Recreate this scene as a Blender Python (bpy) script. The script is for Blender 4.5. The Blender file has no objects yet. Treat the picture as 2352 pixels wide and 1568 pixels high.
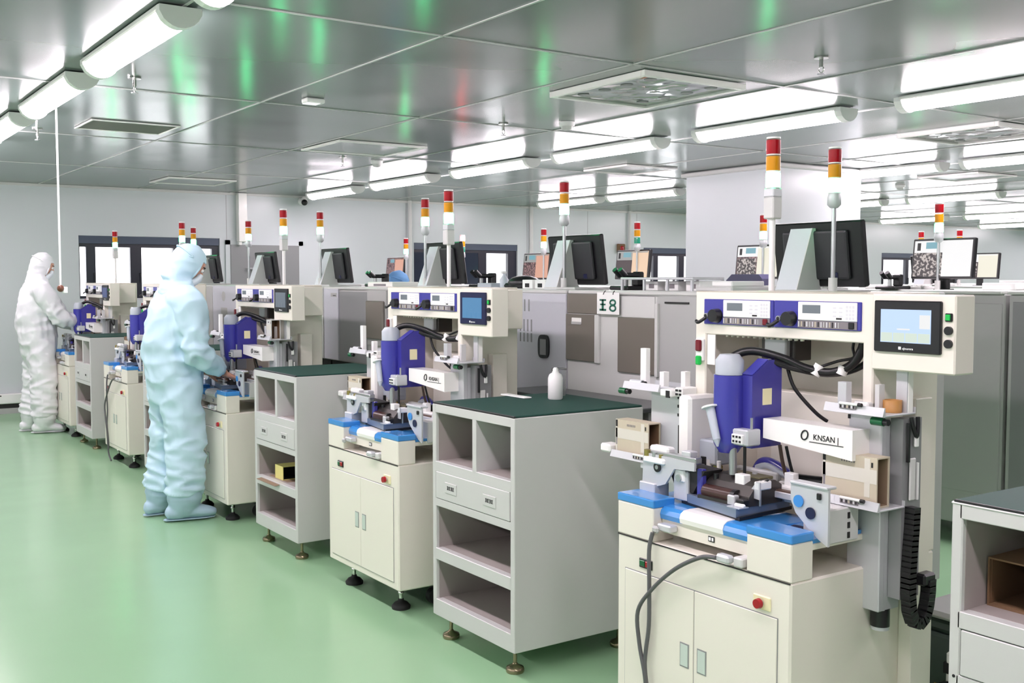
import bpy, bmesh, math, random
from mathutils import Vector, Matrix, Euler, noise
SC = bpy.context.scene
C = SC.collection
PI = math.pi
random.seed(7)

# ---------------------------------------------------------------- materials
def lin(c):
    return tuple((v/255/12.92) if v/255 <= .04045 else ((v/255+.055)/1.055)**2.4 for v in c)

def mat(name, rgb, rough=.5, metal=0., emit=0., ecol=None, trans=0., coat=0., bump=0., bscale=200., vary=0., vscale=3., spec=.5, alpha=1.):
    m = bpy.data.materials.new(name); m.use_nodes = True
    nt = m.node_tree; b = nt.nodes['Principled BSDF']
    col = lin(rgb)+(1,)
    b.inputs['Base Color'].default_value = col
    b.inputs['Roughness'].default_value = rough
    b.inputs['Metallic'].default_value = metal
    b.inputs['Specular IOR Level'].default_value = spec
    b.inputs['Transmission Weight'].default_value = trans
    b.inputs['Coat Weight'].default_value = coat
    b.inputs['Alpha'].default_value = alpha
    if emit:
        if name.startswith('screen'): emit *= .30; b.inputs['Base Color'].default_value = (.01, .01, .01, 1)
        b.inputs['Emission Color'].default_value = lin(ecol or rgb)+(1,)
        b.inputs['Emission Strength'].default_value = emit
    if bump or vary:
        tc = nt.nodes.new('ShaderNodeTexCoord')
    if bump:
        n = nt.nodes.new('ShaderNodeTexNoise'); n.inputs['Scale'].default_value = bscale; n.inputs['Detail'].default_value = 3
        bp = nt.nodes.new('ShaderNodeBump'); bp.inputs['Strength'].default_value = bump; bp.inputs['Distance'].default_value = .002
        nt.links.new(tc.outputs['Object'], n.inputs['Vector'])
        nt.links.new(n.outputs['Fac'], bp.inputs['Height']); nt.links.new(bp.outputs['Normal'], b.inputs['Normal'])
    if vary:
        n2 = nt.nodes.new('ShaderNodeTexNoise'); n2.inputs['Scale'].default_value = vscale; n2.inputs['Detail'].default_value = 4
        mx = nt.nodes.new('ShaderNodeMix'); mx.data_type = 'RGBA'
        mx.inputs['A'].default_value = tuple(c*(1-vary) for c in col[:3])+(1,)
        mx.inputs['B'].default_value = tuple(min(1, c*(1+vary)) for c in col[:3])+(1,)
        nt.links.new(tc.outputs['Object'], n2.inputs['Vector'])
        nt.links.new(n2.outputs['Fac'], mx.inputs['Factor']); nt.links.new(mx.outputs['Result'], b.inputs['Base Color'])
    return m

def spotted(name, dark, light, scale, emit, lo=.5, hi=.56):
    """an emissive screen area showing a camera picture: dark ground with light specks"""
    m = bpy.data.materials.new(name); m.use_nodes = True
    nt = m.node_tree; b = nt.nodes['Principled BSDF']
    b.inputs['Base Color'].default_value = (.01, .01, .01, 1); b.inputs['Roughness'].default_value = .3
    tc = nt.nodes.new('ShaderNodeTexCoord'); n = nt.nodes.new('ShaderNodeTexNoise')
    n.inputs['Scale'].default_value = scale; n.inputs['Detail'].default_value = 2
    r = nt.nodes.new('ShaderNodeValToRGB')
    r.color_ramp.elements[0].position = lo; r.color_ramp.elements[0].color = lin(dark)+(1,)
    r.color_ramp.elements[1].position = hi; r.color_ramp.elements[1].color = lin(light)+(1,)
    nt.links.new(tc.outputs['Object'], n.inputs['Vector']); nt.links.new(n.outputs['Fac'], r.inputs['Fac'])
    nt.links.new(r.outputs['Color'], b.inputs['Emission Color']); b.inputs['Emission Strength'].default_value = emit*.36
    return m

M = dict(
    cream=mat('cream_paint', (232, 227, 215), .32, vary=.02),
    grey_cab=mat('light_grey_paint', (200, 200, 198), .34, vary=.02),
    cab_in=mat('cabinet_inside_shaded', (160, 152, 148), .5),  # darker than the carcass grey: shade inside the compartments put into the colour
    mgrey=mat('mid_grey_paint', (176, 176, 175), .38, vary=.02),
    dgrey=mat('dark_grey_paint', (138, 139, 140), .4),
    lav=mat('pale_lavender_paint', (196, 197, 205), .36, vary=.02),
    pgrey=mat('pale_grey_paint', (208, 208, 206), .36),
    smoky=mat('smoky_reflective_panel', (120, 114, 106), .22, coat=.4),
    white=mat('white_plastic', (242, 242, 240), .35),
    whitem=mat('white_enamel', (246, 244, 240), .25, coat=.2),
    black=mat('black_plastic', (24, 24, 27), .35),
    rubber=mat('black_rubber', (22, 22, 23), .65),
    slot=mat('dark_gap', (36, 35, 35), .7),
    steel=mat('brushed_steel', (186, 188, 190), .32, .85, bump=.1, bscale=300),
    alu=mat('matte_aluminium', (204, 206, 209), .45, .3),
    steelb=mat('blued_steel_plate', (132, 146, 166), .35, .5),
    chrome=mat('chrome', (210, 210, 205), .15, 1.),
    brass=mat('brass', (178, 160, 96), .3, .9),
    bronze=mat('bronzed_metal', (150, 138, 112), .25, .95),
    blue=mat('violet_blue_enamel', (62, 60, 152), .25, coat=.3),
    bluel=mat('violet_blue_plastic', (66, 64, 162), .2, coat=.3),
    dblue=mat('deep_navy', (24, 26, 66), .3),
    film=mat('blue_film', (60, 140, 212), .2, coat=.5),
    belt=mat('brown_belt', (96, 76, 66), .5),
    gmat=mat('green_rubber_mat', (46, 76, 69), .6, vary=.05, spec=.12),
    gdisk=mat('dark_metal_part', (74, 70, 68), .3, .6),
    card=mat('cardboard', (196, 186, 164), .7, vary=.05, vscale=20),
    cardin=mat('brown_cardboard', (140, 118, 96), .8),
    cardk=mat('kraft_board', (120, 92, 66), .8, vary=.05, vscale=12),
    tape=mat('pale_packing_tape', (214, 210, 198), .35),
    lid=mat('yellow_board', (218, 208, 130), .6),
    pinkr=mat('red_plastic', (160, 14, 28), .3),
    green=mat('green_button', (20, 170, 70), .3, emit=.06),
    red_l=mat('red_lens', (158, 8, 22), .3, spec=.2),
    amb_l=mat('amber_lens', (212, 146, 14), .3, spec=.2),
    grn_on=mat('green_lens_lit', (90, 235, 170), .2, emit=11., ecol=(70, 255, 160)),
    grn_off=mat('green_lens_unlit', (20, 140, 110), .2, coat=.6),
    red_on=mat('red_lens_lit', (235, 60, 60), .2, emit=6., ecol=(255, 70, 80)),
    amb_on=mat('amber_lens_lit', (250, 160, 40), .2, emit=5., ecol=(255, 150, 40)),
    lampw=mat('lamp_diffuser', (255, 255, 255), .4, emit=15., ecol=(255, 239, 249)),
    ink=mat('black_ink', (20, 20, 22), .6),
    gink=mat('green_ink', (20, 96, 78), .6),
    winkm=mat('white_ink', (245, 245, 245), .5),
    key=mat('pale_grey_key', (212, 212, 216), .5),
    lcd=mat('grey_lcd', (112, 120, 126), .15),
    label=mat('grey_label_strip', (128, 122, 126), .5),
    ylabel=mat('cream_sticker', (240, 232, 190), .5),
    glassy=mat('clear_plastic', (235, 238, 240), .12, trans=.85),
    frost=mat('frosted_plastic', (226, 234, 244), .35, trans=.4),
    suitb=mat('pale_blue_cloth', (194, 222, 236), .85, bump=.25, bscale=500),
    suitbs=mat('pale_blue_boot_cloth', (170, 196, 212), .85),
    hoodb=mat('blue_cap_cloth', (108, 156, 206), .85),
    suitw=mat('white_cloth', (232, 232, 236), .85, bump=.25, bscale=500),
    maskm=mat('white_mask_cloth', (226, 234, 240), .8),
    skin=mat('skin', (206, 150, 128), .5),
    hair=mat('black_hair', (24, 20, 20), .6),
    purple=mat('violet_grey_plastic', (86, 84, 116), .4),
    navyframe=mat('navy_window_frame', (24, 26, 42), .3),
    blind=mat('blue_grey_blind', (74, 84, 102), .5),
    glassdark=mat('dark_window_film', (52, 58, 74), .08, coat=.5),
    # screens
    s_white=mat('screen_white', (250, 250, 250), .3, emit=1.0),
    s_cyan=mat('screen_cyan', (130, 190, 205), .3, emit=.8),
    s_peach=mat('screen_peach', (250, 214, 180), .3, emit=.95),
    s_pink=mat('screen_salmon', (240, 180, 156), .3, emit=.9),
    s_brown=mat('screen_brown', (70, 46, 50), .3, emit=.6),
    s_cream=mat('screen_cream', (250, 246, 226), .3, emit=.95),
    s_grey=mat('screen_grey', (190, 192, 190), .3, emit=.7),
    s_hmi=mat('screen_pale_blue', (196, 220, 254), .3, emit=1.15),
    s_hmib=mat('screen_blue', (96, 160, 212), .3, emit=.8),
    s_hmig=mat('screen_blue_grey', (140, 152, 166), .3, emit=.6),
    s_hmin=mat('screen_dark_blue', (70, 90, 160), .3, emit=.6),
    s_dark=spotted('screen_specks', (34, 24, 26), (206, 196, 190), 60, .8),
    s_specks=spotted('screen_chips', (60, 34, 44), (180, 140, 140), 90, .7, .46, .56),
)

# ---------------------------------------------------------------- mesh builder
class MB:
    def __init__(s):
        s.bm = bmesh.new(); s.ms = []
    def mi(s, m):
        m = M[m] if isinstance(m, str) else m
        if m not in s.ms: s.ms.append(m)
        return s.ms.index(m)
    def add(s, verts, faces, m, smooth=None, X=None):
        i = s.mi(m)
        vs = [s.bm.verts.new(X @ Vector(v) if X else Vector(v)) for v in verts]
        out = []
        for k, f in enumerate(faces):
            try: fc = s.bm.faces.new([vs[j] for j in f])
            except ValueError: continue
            fc.material_index = i
            sm = smooth[k] if isinstance(smooth, (list, tuple)) else bool(smooth)
            fc.smooth = sm
            out.append(fc)
        if isinstance(smooth, (list, tuple)):
            for fc in out:
                if not fc.smooth:
                    for e in fc.edges: e.smooth = False
        return s
    def box(s, x0, x1, y0, y1, z0, z1, m, bev=0., X=None, seg=1):
        if bev <= 0:
            v = [(x, y, z) for x in (x0, x1) for y in (y0, y1) for z in (z0, z1)]
            f = [(0, 1, 3, 2), (4, 6, 7, 5), (0, 4, 5, 1), (2, 3, 7, 6), (0, 2, 6, 4), (1, 5, 7, 3)]
            return s.add(v, f, m, False, X)
        t = bmesh.new(); bmesh.ops.create_cube(t, size=1)
        for v in t.verts:
            v.co = Vector(((x0+x1)/2+v.co.x*(x1-x0), (y0+y1)/2+v.co.y*(y1-y0), (z0+z1)/2+v.co.z*(z1-z0)))
        bev = min(bev, .49*min(x1-x0, y1-y0, z1-z0))
        bmesh.ops.bevel(t, geom=list(t.edges), offset=bev, segments=seg, profile=.5, affect='EDGES')
        t.verts.index_update()
        s.add([v.co.copy() for v in t.verts], [[v.index for v in f.verts] for f in t.faces], m, False, X)
        t.free(); return s
    def prism(s, poly, axis, a0, a1, m, X=None):
        n = len(poly)
        def P(p, a): return {'x': (a, p[0], p[1]), 'y': (p[0], a, p[1]), 'z': (p[0], p[1], a)}[axis]
        v = [P(p, a0) for p in poly]+[P(p, a1) for p in poly]
        f = [tuple(range(n))[::-1], tuple(range(n, 2*n))]+[(i, (i+1) % n, n+(i+1) % n, n+i) for i in range(n)]
        s.add(v, f, m, False, X); return s
    def cyl(s, p0, p1, r, m, r2=None, n=16, caps=True, X=None):
        p0, p1 = Vector(p0), Vector(p1); r2 = r if r2 is None else r2
        d = (p1-p0).normalized(); a = d.orthogonal().normalized(); b = d.cross(a)
        v = []
        for p, q in ((p0, r), (p1, r2)):
            for i in range(n):
                t = 2*PI*i/n; v.append(p+(a*math.cos(t)+b*math.sin(t))*q)
        f = [(i, (i+1) % n, n+(i+1) % n, n+i) for i in range(n)]; sm = [True]*n
        if caps: f += [tuple(range(n))[::-1], tuple(range(n, 2*n))]; sm += [False, False]
        return s.add(v, f, m, sm, X)
    def lathe(s, prof, c, m, n=20, X=None, sharp=()):
        """prof: (radius, z) pairs, about the vertical through c"""
        v = []; f = []
        for r, z in prof:
            for i in range(n):
                t = 2*PI*i/n; v.append((c[0]+r*math.cos(t), c[1]+r*math.sin(t), c[2]+z))
        for k in range(len(prof)-1):
            for i in range(n): f.append((k*n+i, k*n+(i+1) % n, (k+1)*n+(i+1) % n, (k+1)*n+i))
        sm = [True]*len(f)
        f += [tuple(range(n))[::-1], tuple(range((len(prof)-1)*n, len(prof)*n))]; sm += [False, False]
        return s.add(v, f, m, sm, X)
    def tube(s, pts, r, m, n=8, X=None, sub=1):
        pts = [Vector(p) for p in pts]
        if sub > 1:
            q = []
            for i in range(len(pts)-1):
                p0 = pts[max(i-1, 0)]; p1 = pts[i]; p2 = pts[i+1]; p3 = pts[min(i+2, len(pts)-1)]
                for k in range(sub):
                    t = k/sub
                    q.append(.5*((2*p1)+(p2-p0)*t+(2*p0-5*p1+4*p2-p3)*t*t+(3*p1-p0-3*p2+p3)*t**3))
            pts = q+[pts[-1]]
        N = len(pts); rr = r if isinstance(r, (list, tuple)) else [r]*N
        if len(rr) != N:
            rr = [rr[min(int(i/(N-1)*(len(rr)-1)), len(rr)-2)]*(1-(i/(N-1)*(len(rr)-1)) % 1)+rr[min(int(i/(N-1)*(len(rr)-1))+1, len(rr)-1)]*((i/(N-1)*(len(rr)-1)) % 1) for i in range(N)]
        up = None; v = []; f = []
        for i, p in enumerate(pts):
            d = (pts[min(i+1, N-1)]-pts[max(i-1, 0)]).normalized()
            if up is None: up = d.orthogonal().normalized()
            up = (up-d*up.dot(d)).normalized(); b = d.cross(up)
            for k in range(n):
                t = 2*PI*k/n; v.append(p+(up*math.cos(t)+b*math.sin(t))*rr[i])
        for i in range(N-1):
            for k in range(n): f.append((i*n+k, i*n+(k+1) % n, (i+1)*n+(k+1) % n, (i+1)*n+k))
        sm = [True]*len(f); f += [tuple(range(n))[::-1], tuple(range((N-1)*n, N*n))]; sm += [False, False]
        return s.add(v, f, m, sm, X)
    def ball(s, c, r, m, n=14, h=8, X=None):
        r = r if isinstance(r, (tuple, list)) else (r, r, r); v = []; f = []
        for j in range(1, h):
            for i in range(n):
                a = PI*j/h; t = 2*PI*i/n
                v.append((c[0]+r[0]*math.sin(a)*math.cos(t), c[1]+r[1]*math.sin(a)*math.sin(t), c[2]+r[2]*math.cos(a)))
        T = len(v); v += [(c[0], c[1], c[2]+r[2]), (c[0], c[1], c[2]-r[2])]
        for j in range(h-2):
            for i in range(n): f.append((j*n+i, (j+1)*n+i, (j+1)*n+(i+1) % n, j*n+(i+1) % n))
        for i in range(n):
            f.append((T, i, (i+1) % n)); f.append((T+1, (h-2)*n+(i+1) % n, (h-2)*n+i))
        return s.add(v, f, m, True, X)
    def done(s, name, parent=None, loc=None, fix=True):
        if fix: bmesh.ops.recalc_face_normals(s.bm, faces=s.bm.faces[:])
        me = bpy.data.meshes.new(name); s.bm.to_mesh(me); s.bm.free()
        for m in s.ms: me.materials.append(m)
        o = bpy.data.objects.new(name, me); C.objects.link(o)
        if parent is not None: o.parent = parent
        if loc: o.location = loc
        return o

def thing(name, label, cat, loc=(0, 0, 0), rz=0., group=None):
    o = bpy.data.objects.new(name, None); C.objects.link(o)
    o.empty_display_size = .05
    o.location = loc; o.rotation_euler = (0, 0, rz)
    return tag(o, label, cat, group)
def tag(o, label, cat, group=None):
    o['label'] = label; o['category'] = cat
    if group: o['group'] = group
    return o
def struct(o):
    o['kind'] = 'structure'; return o
def dup(root, loc, label, group=None, skip=(), rz=None):
    r = root.copy(); C.objects.link(r); r.location = loc; r['label'] = label
    if rz is not None: r.rotation_euler = (0, 0, rz)
    if group: r['group'] = group
    for ch in list(root.children):
        if ch.name.split('.')[0] in skip: continue
        c = ch.copy(); C.objects.link(c); c.parent = r
        for g in list(ch.children):
            d = g.copy(); C.objects.link(d); d.parent = c
    return r
def child(root, name, n=0):
    """the n-th child (or grandchild) of that kind, in the order they were made"""
    got = [c for c in list(root.children)+[g for c in root.children for g in c.children] if c.name.split('.')[0] == name]
    return sorted(got, key=lambda o: o.name)[n]
def paint(o, m, slot=0):
    o.material_slots[slot].link = 'OBJECT'; o.material_slots[slot].material = M[m]

def lettering(txt, size, loc, m, parent, name='lettering', face='-x', ext=.0006, rot=0.):
    cu = bpy.data.curves.new('txt', 'FONT'); cu.body = txt; cu.size = size; cu.align_x = 'CENTER'; cu.align_y = 'CENTER'; cu.extrude = ext
    t = bpy.data.objects.new('txt', cu); C.objects.link(t)
    bpy.context.view_layer.update()
    me = bpy.data.meshes.new_from_object(t.evaluated_get(bpy.context.evaluated_depsgraph_get()))
    bpy.data.objects.remove(t); bpy.data.curves.remove(cu)
    R = {'-x': Matrix(((0, 0, -1), (-1, 0, 0), (0, 1, 0))), '-y': Matrix(((1, 0, 0), (0, 0, -1), (0, 1, 0)))}[face].to_4x4()
    me.transform(R @ Matrix.Rotation(rot, 4, 'Z')); me.materials.clear(); me.materials.append(M[m])
    o = bpy.data.objects.new(name, me); C.objects.link(o); o.location = loc; o.parent = parent
    return o
EXPO = 1.6
# ================================================================ room
CEIL = 2.57; YB = 13.0; XL = -3.6; XR = 24.; YF = -4.
floor_m = mat('green_epoxy_floor', (151, 192, 152), .2, vary=.05, vscale=.7, spec=.5)
nt = floor_m.node_tree
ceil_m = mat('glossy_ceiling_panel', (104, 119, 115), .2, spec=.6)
wall_m = mat('satin_wall_panel', (206, 212, 214), .3, spec=.4)
def wavy(m, scale, dist, strength=1.):
    nt = m.node_tree; b = nt.nodes['Principled BSDF']
    tc = nt.nodes.new('ShaderNodeTexCoord'); n = nt.nodes.new('ShaderNodeTexNoise'); n.inputs['Scale'].default_value = scale; n.inputs['Detail'].default_value = 1
    bp = nt.nodes.new('ShaderNodeBump'); bp.inputs['Strength'].default_value = strength; bp.inputs['Distance'].default_value = dist
    nt.links.new(tc.outputs['Object'], n.inputs['Vector']); nt.links.new(n.outputs['Fac'], bp.inputs['Height']); nt.links.new(bp.outputs['Normal'], b.inputs['Normal'])
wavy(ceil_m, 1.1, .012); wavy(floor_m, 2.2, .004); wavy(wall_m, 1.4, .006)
M['floor'] = floor_m; M['ceil'] = ceil_m; M['wall'] = wall_m
M['seam'] = mat('ceiling_joint_bead', (196, 198, 196), .3)
M['wallseam'] = mat('wall_joint', (176, 177, 180), .4)
struct(MB().box(XL-.1, XR+.1, YF-.1, YB+.6, -.1, 0, 'floor').done('floor'))
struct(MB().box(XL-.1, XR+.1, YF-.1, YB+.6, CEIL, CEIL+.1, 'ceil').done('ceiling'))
struct(MB().box(XL-.1, XL, YF, YB, 0, CEIL, 'wall').done('wall_left'))
struct(MB().box(XR, XR+.1, YF, YB, 0, CEIL, 'wall').done('wall_right'))
struct(MB().box(XL, XR, YF-.1, YF, 0, CEIL, 'wall').done('wall_front'))
# back wall with window openings
WIN = [(2.87, 4.53, 1.25, 2.0), (7.28, 9.03, 1.2, 2.0), (11.5, 14.0, 1.2, 2.0), (17.6, 20.2, 1.2, 2.0)]
b = MB(); x = XL
for (a, c, z0, z1) in WIN:
    b.box(x, a, YB, YB+.12, 0, CEIL, 'wall'); b.box(a, c, YB, YB+.12, 0, z0, 'wall'); b.box(a, c, YB, YB+.12, z1, CEIL, 'wall'); x = c
b.box(x, XR, YB, YB+.12, 0, CEIL, 'wall')
for xs in (-2.2, -.9, .5, 1.75, 4.62, 7.16, 9.2, 10.35, 11.35, 15.2, 16.4):
    b.box(xs-.004, xs+.004, YB-.002, YB, .02, CEIL, 'wallseam')
struct(b.done('wall_back'))
def window(n, rect, mull, dark=None):
    a, c, z0, z1 = rect
    w = bpy.data.objects.new('window_%d' % n, None); C.objects.link(w); struct(w)
    f = MB()
    f.box(a, c, YB+.03, YB+.09, z0, z0+.05, 'navyframe'); f.box(a, c, YB+.03, YB+.09, z1-.13, z1-.08, 'navyframe')
    for (u, v) in mull: f.box(u, v, YB+.03, YB+.09, z0+.05, z1-.13, 'navyframe')
    f.box(a, c, YB+.028, YB+.1, z0-.0, z0+.02, 'alu')
    f.done('window_frame', w)
    bl = MB(); bl.box(a+.005, c-.005, YB+.005, YB+.1, z1-.09, z1-.002, 'blind'); bl.done('blind_cassette', w)
    g = MB(); g.box(a, c, YB+.055, YB+.06, z0+.05, z1-.13, M['pane']); g.done('window_pane', w)
    if dark:
        d = MB(); d.box(dark[0], dark[1], YB+.035, YB+.05, z0+.05, z1-.1, 'glassdark'); d.done('dark_panel', w)
    for (u, v) in mull[:3]:
        h = MB(); h.box(v-.025, v-.012, YB+.015, YB+.03, z0+.3, z0+.32, 'black').box(v-.022, v-.015, YB+.01, YB+.02, z0+.2, z0+.32, 'black'); h.done('window_handle', w)
    return w
pm = bpy.data.materials.new('clear_pane'); pm.use_nodes = True
pb = pm.node_tree.nodes['Principled BSDF']; pb.inputs['Transmission Weight'].default_value = 1; pb.inputs['Roughness'].default_value = 0; pb.inputs['IOR'].default_value = 1.02
M['pane'] = pm
window(1, WIN[0], [(2.87, 2.885), (2.955, 3.06), (3.455, 3.585), (3.965, 4.09), (4.44, 4.53)])
window(2, WIN[1], [(7.28, 7.3), (8.36, 8.5), (8.88, 9.03)], dark=(7.3, 8.4))
window(3, WIN[2], [(11.5, 11.58), (11.74, 11.84), (12.3, 12.42), (12.95, 13.07), (13.5, 13.62), (13.92, 14.)])
window(4, WIN[3], [(17.6, 17.7), (18.4, 18.5), (19.3, 19.4), (20.1, 20.2)])
# door in the back wall
d = bpy.data.objects.new('door_1', None); C.objects.link(d); struct(d)
MB().box(4.66, 5.57, YB-.03, YB-.002, .02, 1.925, 'dgrey', .004).done('door_leaf', d)
MB().box(4.86, 4.96, YB-.075, YB-.06, 1.62, 1.64, 'steel').box(4.93, 4.95, YB-.07, YB-.03, 1.615, 1.645, 'steel').done('door_handle', d)
MB().box(4.60, 4.66, YB-.02, YB-.002, .0, 1.98, 'wall').box(5.57, 5.63, YB-.02, YB-.002, .0, 1.98, 'wall').box(4.60, 5.63, YB-.02, YB-.002, 1.925, 1.98, 'wall').done('door_frame', d)
# baseboards (coved strip along the back wall and a low white duct at its left end)
struct(MB().box(XL, 4.6, YB-.012, YB-.002, 0, .09, 'mgrey').box(5.64, XR, YB-.012, YB-.002, 0, .09, 'mgrey').done('baseboard_back'))
t = thing('skirting_duct', 'low white skirting duct with a dark slot at the foot of the far wall', 'duct', (0, YB, 0))
MB().box(-2.5, 2.36, -.09, -.015, .11, .22, 'white', .008).done('duct_cover', t)
MB().box(-2.5, 2.36, -.07, -.015, .06, .11, 'slot').box(-2.3, 2.0, -.092, -.088, .195, .207, 'slot').done('air_slot', t)
MB().box(-2.5, 2.36, -.08, -.015, .0, .06, 'mgrey').done('plinth', t)
# white partition column in the far part of the room
struct(MB().box(7.62, 8.8, 6.75, 7.98, 0, CEIL, 'wall', .01).done('wall_column'))
struct(MB().box(7.58, 8.84, 6.71, 8.02, CEIL-.05, CEIL-.004, 'pgrey', .01).done('trim_2'))
# ceiling joints
sm = MB()
for xs in [-3.05+1.1*i for i in range(25)]:
    sm.box(xs-.006, xs+.006, YF, YB, CEIL-.005, CEIL-.0005, 'seam')
for ys in (-2.3, -.15, 1.95, 4.1, 6.25, 8.45, 10.7):
    sm.box(XL, XR, ys-.007, ys+.007, CEIL-.0056, CEIL-.0005, 'seam')
sm.box(XL, XR, YB-.03, YB, CEIL-.03, CEIL-.001, 'pgrey')
struct(sm.done('trim_1'))
# vertical conduits and white cable box on the back wall
for xs, r, lb in ((7.2, .026, 'thin white conduit running up the far wall beside the dark window'), (9.25, .03, 'white conduit running up the far wall to the ceiling in the middle'), (11.17, .022, 'grey conduit running up the far wall by the window behind the small screens')):
    tag(MB().cyl((xs, YB-.04, .4), (xs, YB-.04, CEIL), r, 'pgrey', n=10).done('conduit'), lb, 'pipe')
t = thing('cable_box', 'tall white cable box high on the far wall above the grey door', 'box', (4.80, YB, 0))
MB().box(-.055, .055, -.1, -.001, 1.96, 2.565, 'whitem', .006).done('cover', t)
MB().box(-.05, -.01, -.08, -.02, 1.92, 1.96, 'white', .004).done('socket', t)
# dome camera on the back wall
t = thing('security_camera', 'white dome security camera high on the far wall', 'camera', (5.62, YB, 2.5))
MB().cyl((0, -.005, 0), (0, -.09, 0), .05, 'white', n=18).done('housing', t)
MB().ball((0, -.1, -.02), .04, 'black').done('lens', t)
# alarm bell box on back wall
t = thing('alarm_box', 'small dark red alarm box on the far wall behind the signal lamp', 'alarm', (11.0, YB, 1.98))
MB().box(-.07, .07, -.06, 0, -.07, .07, 'cardk', .01).done('case', t)
MB().ball((0, -.06, 0), (.04, .02, .04), 'pinkr').done('button', t)

# ---------------------------------------------------------------- ceiling fixtures
def lamp_proto(L=1.25):
    r = thing('ceiling_lamp', 'x', 'ceiling lamp')
    MB().box(-.085, .085, -L/2, L/2, -.03, -.004, 'whitem', .006).done('lamp_body', r)
    prof = [(-.072, -.031)]+[(-.072+.144*i/10, -.036-.052*math.sin(PI*i/10)**.6) for i in range(11)]+[(.072, -.031)]
    MB().prism(prof, 'y', -L/2+.02, L/2-.02, 'lampw').done('diffuser', r)
    e = [(-.084, -.01)]+[(-.084+.168*i/10, -.034-.06*math.sin(PI*i/10)**.6) for i in range(11)]+[(.084, -.01)]
    for sy in (-1, 1):
        MB().prism(e, 'y', sy*(L/2-.02), sy*(L/2+.03), 'white').done('end_cap', r)
    return r
LP = lamp_proto(); first = [True]
def lamp(x, y, label, group=None):
    if first[0]:
        LP.location = (x, y, CEIL); LP['label'] = label; first[0] = False
        if group: LP['group'] = group
        return LP
    return dup(LP, (x, y, CEIL), label, group)
rowA = ['bright ceiling lamp nearest above the green aisle, cut by the top edge', 'bright long ceiling lamp above the aisle, second from the nearest, with a rounded end cap', 'bright ceiling lamp above the aisle, between the second lamp and the far edge one', 'bright ceiling lamp above the aisle, cut by the left edge of the photo']
for y, lb in zip((3.22, 4.87, 6.5, 8.12), rowA): lamp(1.33, y, lb)
HID = 'white ceiling lamp of the aisle row, outside the view'
for y in (9.75, 11.4, 1.6, 0., -1.6): lamp(1.33, y, HID, 'aisle lamps outside the view')
rowB = ['long ceiling lamp over the machines, nearest of its row at the right edge', 'long ceiling lamp over the front machine with the red and amber signal lamp', 'long ceiling lamp above the machine behind the white bottle, third of its row', 'long ceiling lamp above the dark far window, fourth of its row', 'ceiling lamp over the third front machine, fifth of its row', 'small looking ceiling lamp close to the far wall, last of the row over the machines']
for y, lb in zip((3.3, 4.99, 6.69, 8.36, 10.09, 11.79), rowB): lamp(5.52, y, lb)
for y in (1.6, -.1, -1.8):
    lamp(5.52, y, 'white ceiling lamp of the machine row, outside the view', 'machine row lamps outside the view')
    lamp(-2.0, y+1.2, 'unseen white ceiling lamp of the row added along the left wall', 'added left wall lamps outside the view')
for y in (4.6, 6.4, 8.1, 9.8): lamp(-2.0, y, 'unseen white ceiling lamp of the row added along the left wall', 'added left wall lamps outside the view')  # unseen row, added to light the cabinet fronts from the left
rowC = ['ceiling lamp just right of the white column, in front of its corner', 'ceiling lamp at the right edge of the photo, level with the white column', 'ceiling lamp left of the white column, nearer of two by the far window', 'ceiling lamp left of the white column, close to the far wall']
for y, lb in zip((6.5, 5.0, 9.95, 11.44), rowC): lamp(8.8, y, lb)
lamp(8.8, 3.3, 'white ceiling lamp outside the right edge of the photo', 'right side lamps outside the view')
for x, ys in ((12.3, (3.2, 4.8, 6.4, 8.03, 9.7, 11.4)), (16.35, (6.6, 8.2, 9.8, 11.45)), (19.5, (8.3, 9.9, 11.5)), (22.4, (10., 11.6))):
    rw = {12.3: 'first', 16.35: 'second', 19.5: 'third', 22.4: 'fourth'}[x]
    for k_, y in enumerate(ys[::-1]): lamp(x, y, 'ceiling lamp in the %s row beyond the white column, %s the far wall' % (rw, ('closest to', 'second from', 'third from', 'fourth from', 'fifth from', 'sixth from')[k_]), 'far room lamps')

def panel_frame(x0, x1, y0, y1, label, inner, name='ceiling_vent', holes=False, drop=.02, f=.03):
    t = thing(name, label, 'vent', ((x0+x1)/2, (y0+y1)/2, CEIL))
    w, h = (x1-x0)/2, (y1-y0)/2
    b = MB()
    for a in ((-w, w, -h, -h+f), (-w, w, h-f, h), (-w, -w+f, -h+f, h-f), (w-f, w, -h+f, h-f)): b.box(*a, -drop, -.002, 'whitem', .003)
    b.done('vent_frame', t)
    p = MB().box(-w+f, w-f, -h+f, h-f, -drop*.6, -.003, inner)
    p.done('vent_plate', t)
    if holes:
        q = MB()
        for i in range(4):
            for sx in (-1, 1):
                q.cyl((sx*w*.6, -h*.7+i*h*.46, -drop*.6-.002), (sx*w*.6, -h*.7+i*h*.46, -drop*.6), .035, 'dgrey', n=16)
        q.done('nozzle', t)
    return t
M['mirror'] = mat('polished_metal_plate', (150, 153, 152), .08, .7); wavy(M['mirror'], 5, .02)
M['filter'] = mat('grey_filter_mesh', (112, 110, 104), .7)
panel_frame(1.76, 2.36, 7.52, 8.03, 'grey square ceiling vent with a white rim above the aisle, beside the second lamp', 'filter', drop=.012, f=.016)
panel_frame(3.68, 4.42, 4.16, 4.98, 'large polished ceiling plate with a white rim reflecting an orange light', 'mirror', 'ceiling_panel', True, .035)
panel_frame(3.58, 4.36, 7.55, 8.28, 'white rimmed ceiling panel above the second front machine', 'ceil', 'ceiling_panel')
panel_frame(3.40, 4.14, 11.3, 12.0, 'white rimmed ceiling panel close to the far wall, above the far window', 'ceil', 'ceiling_panel')
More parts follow.
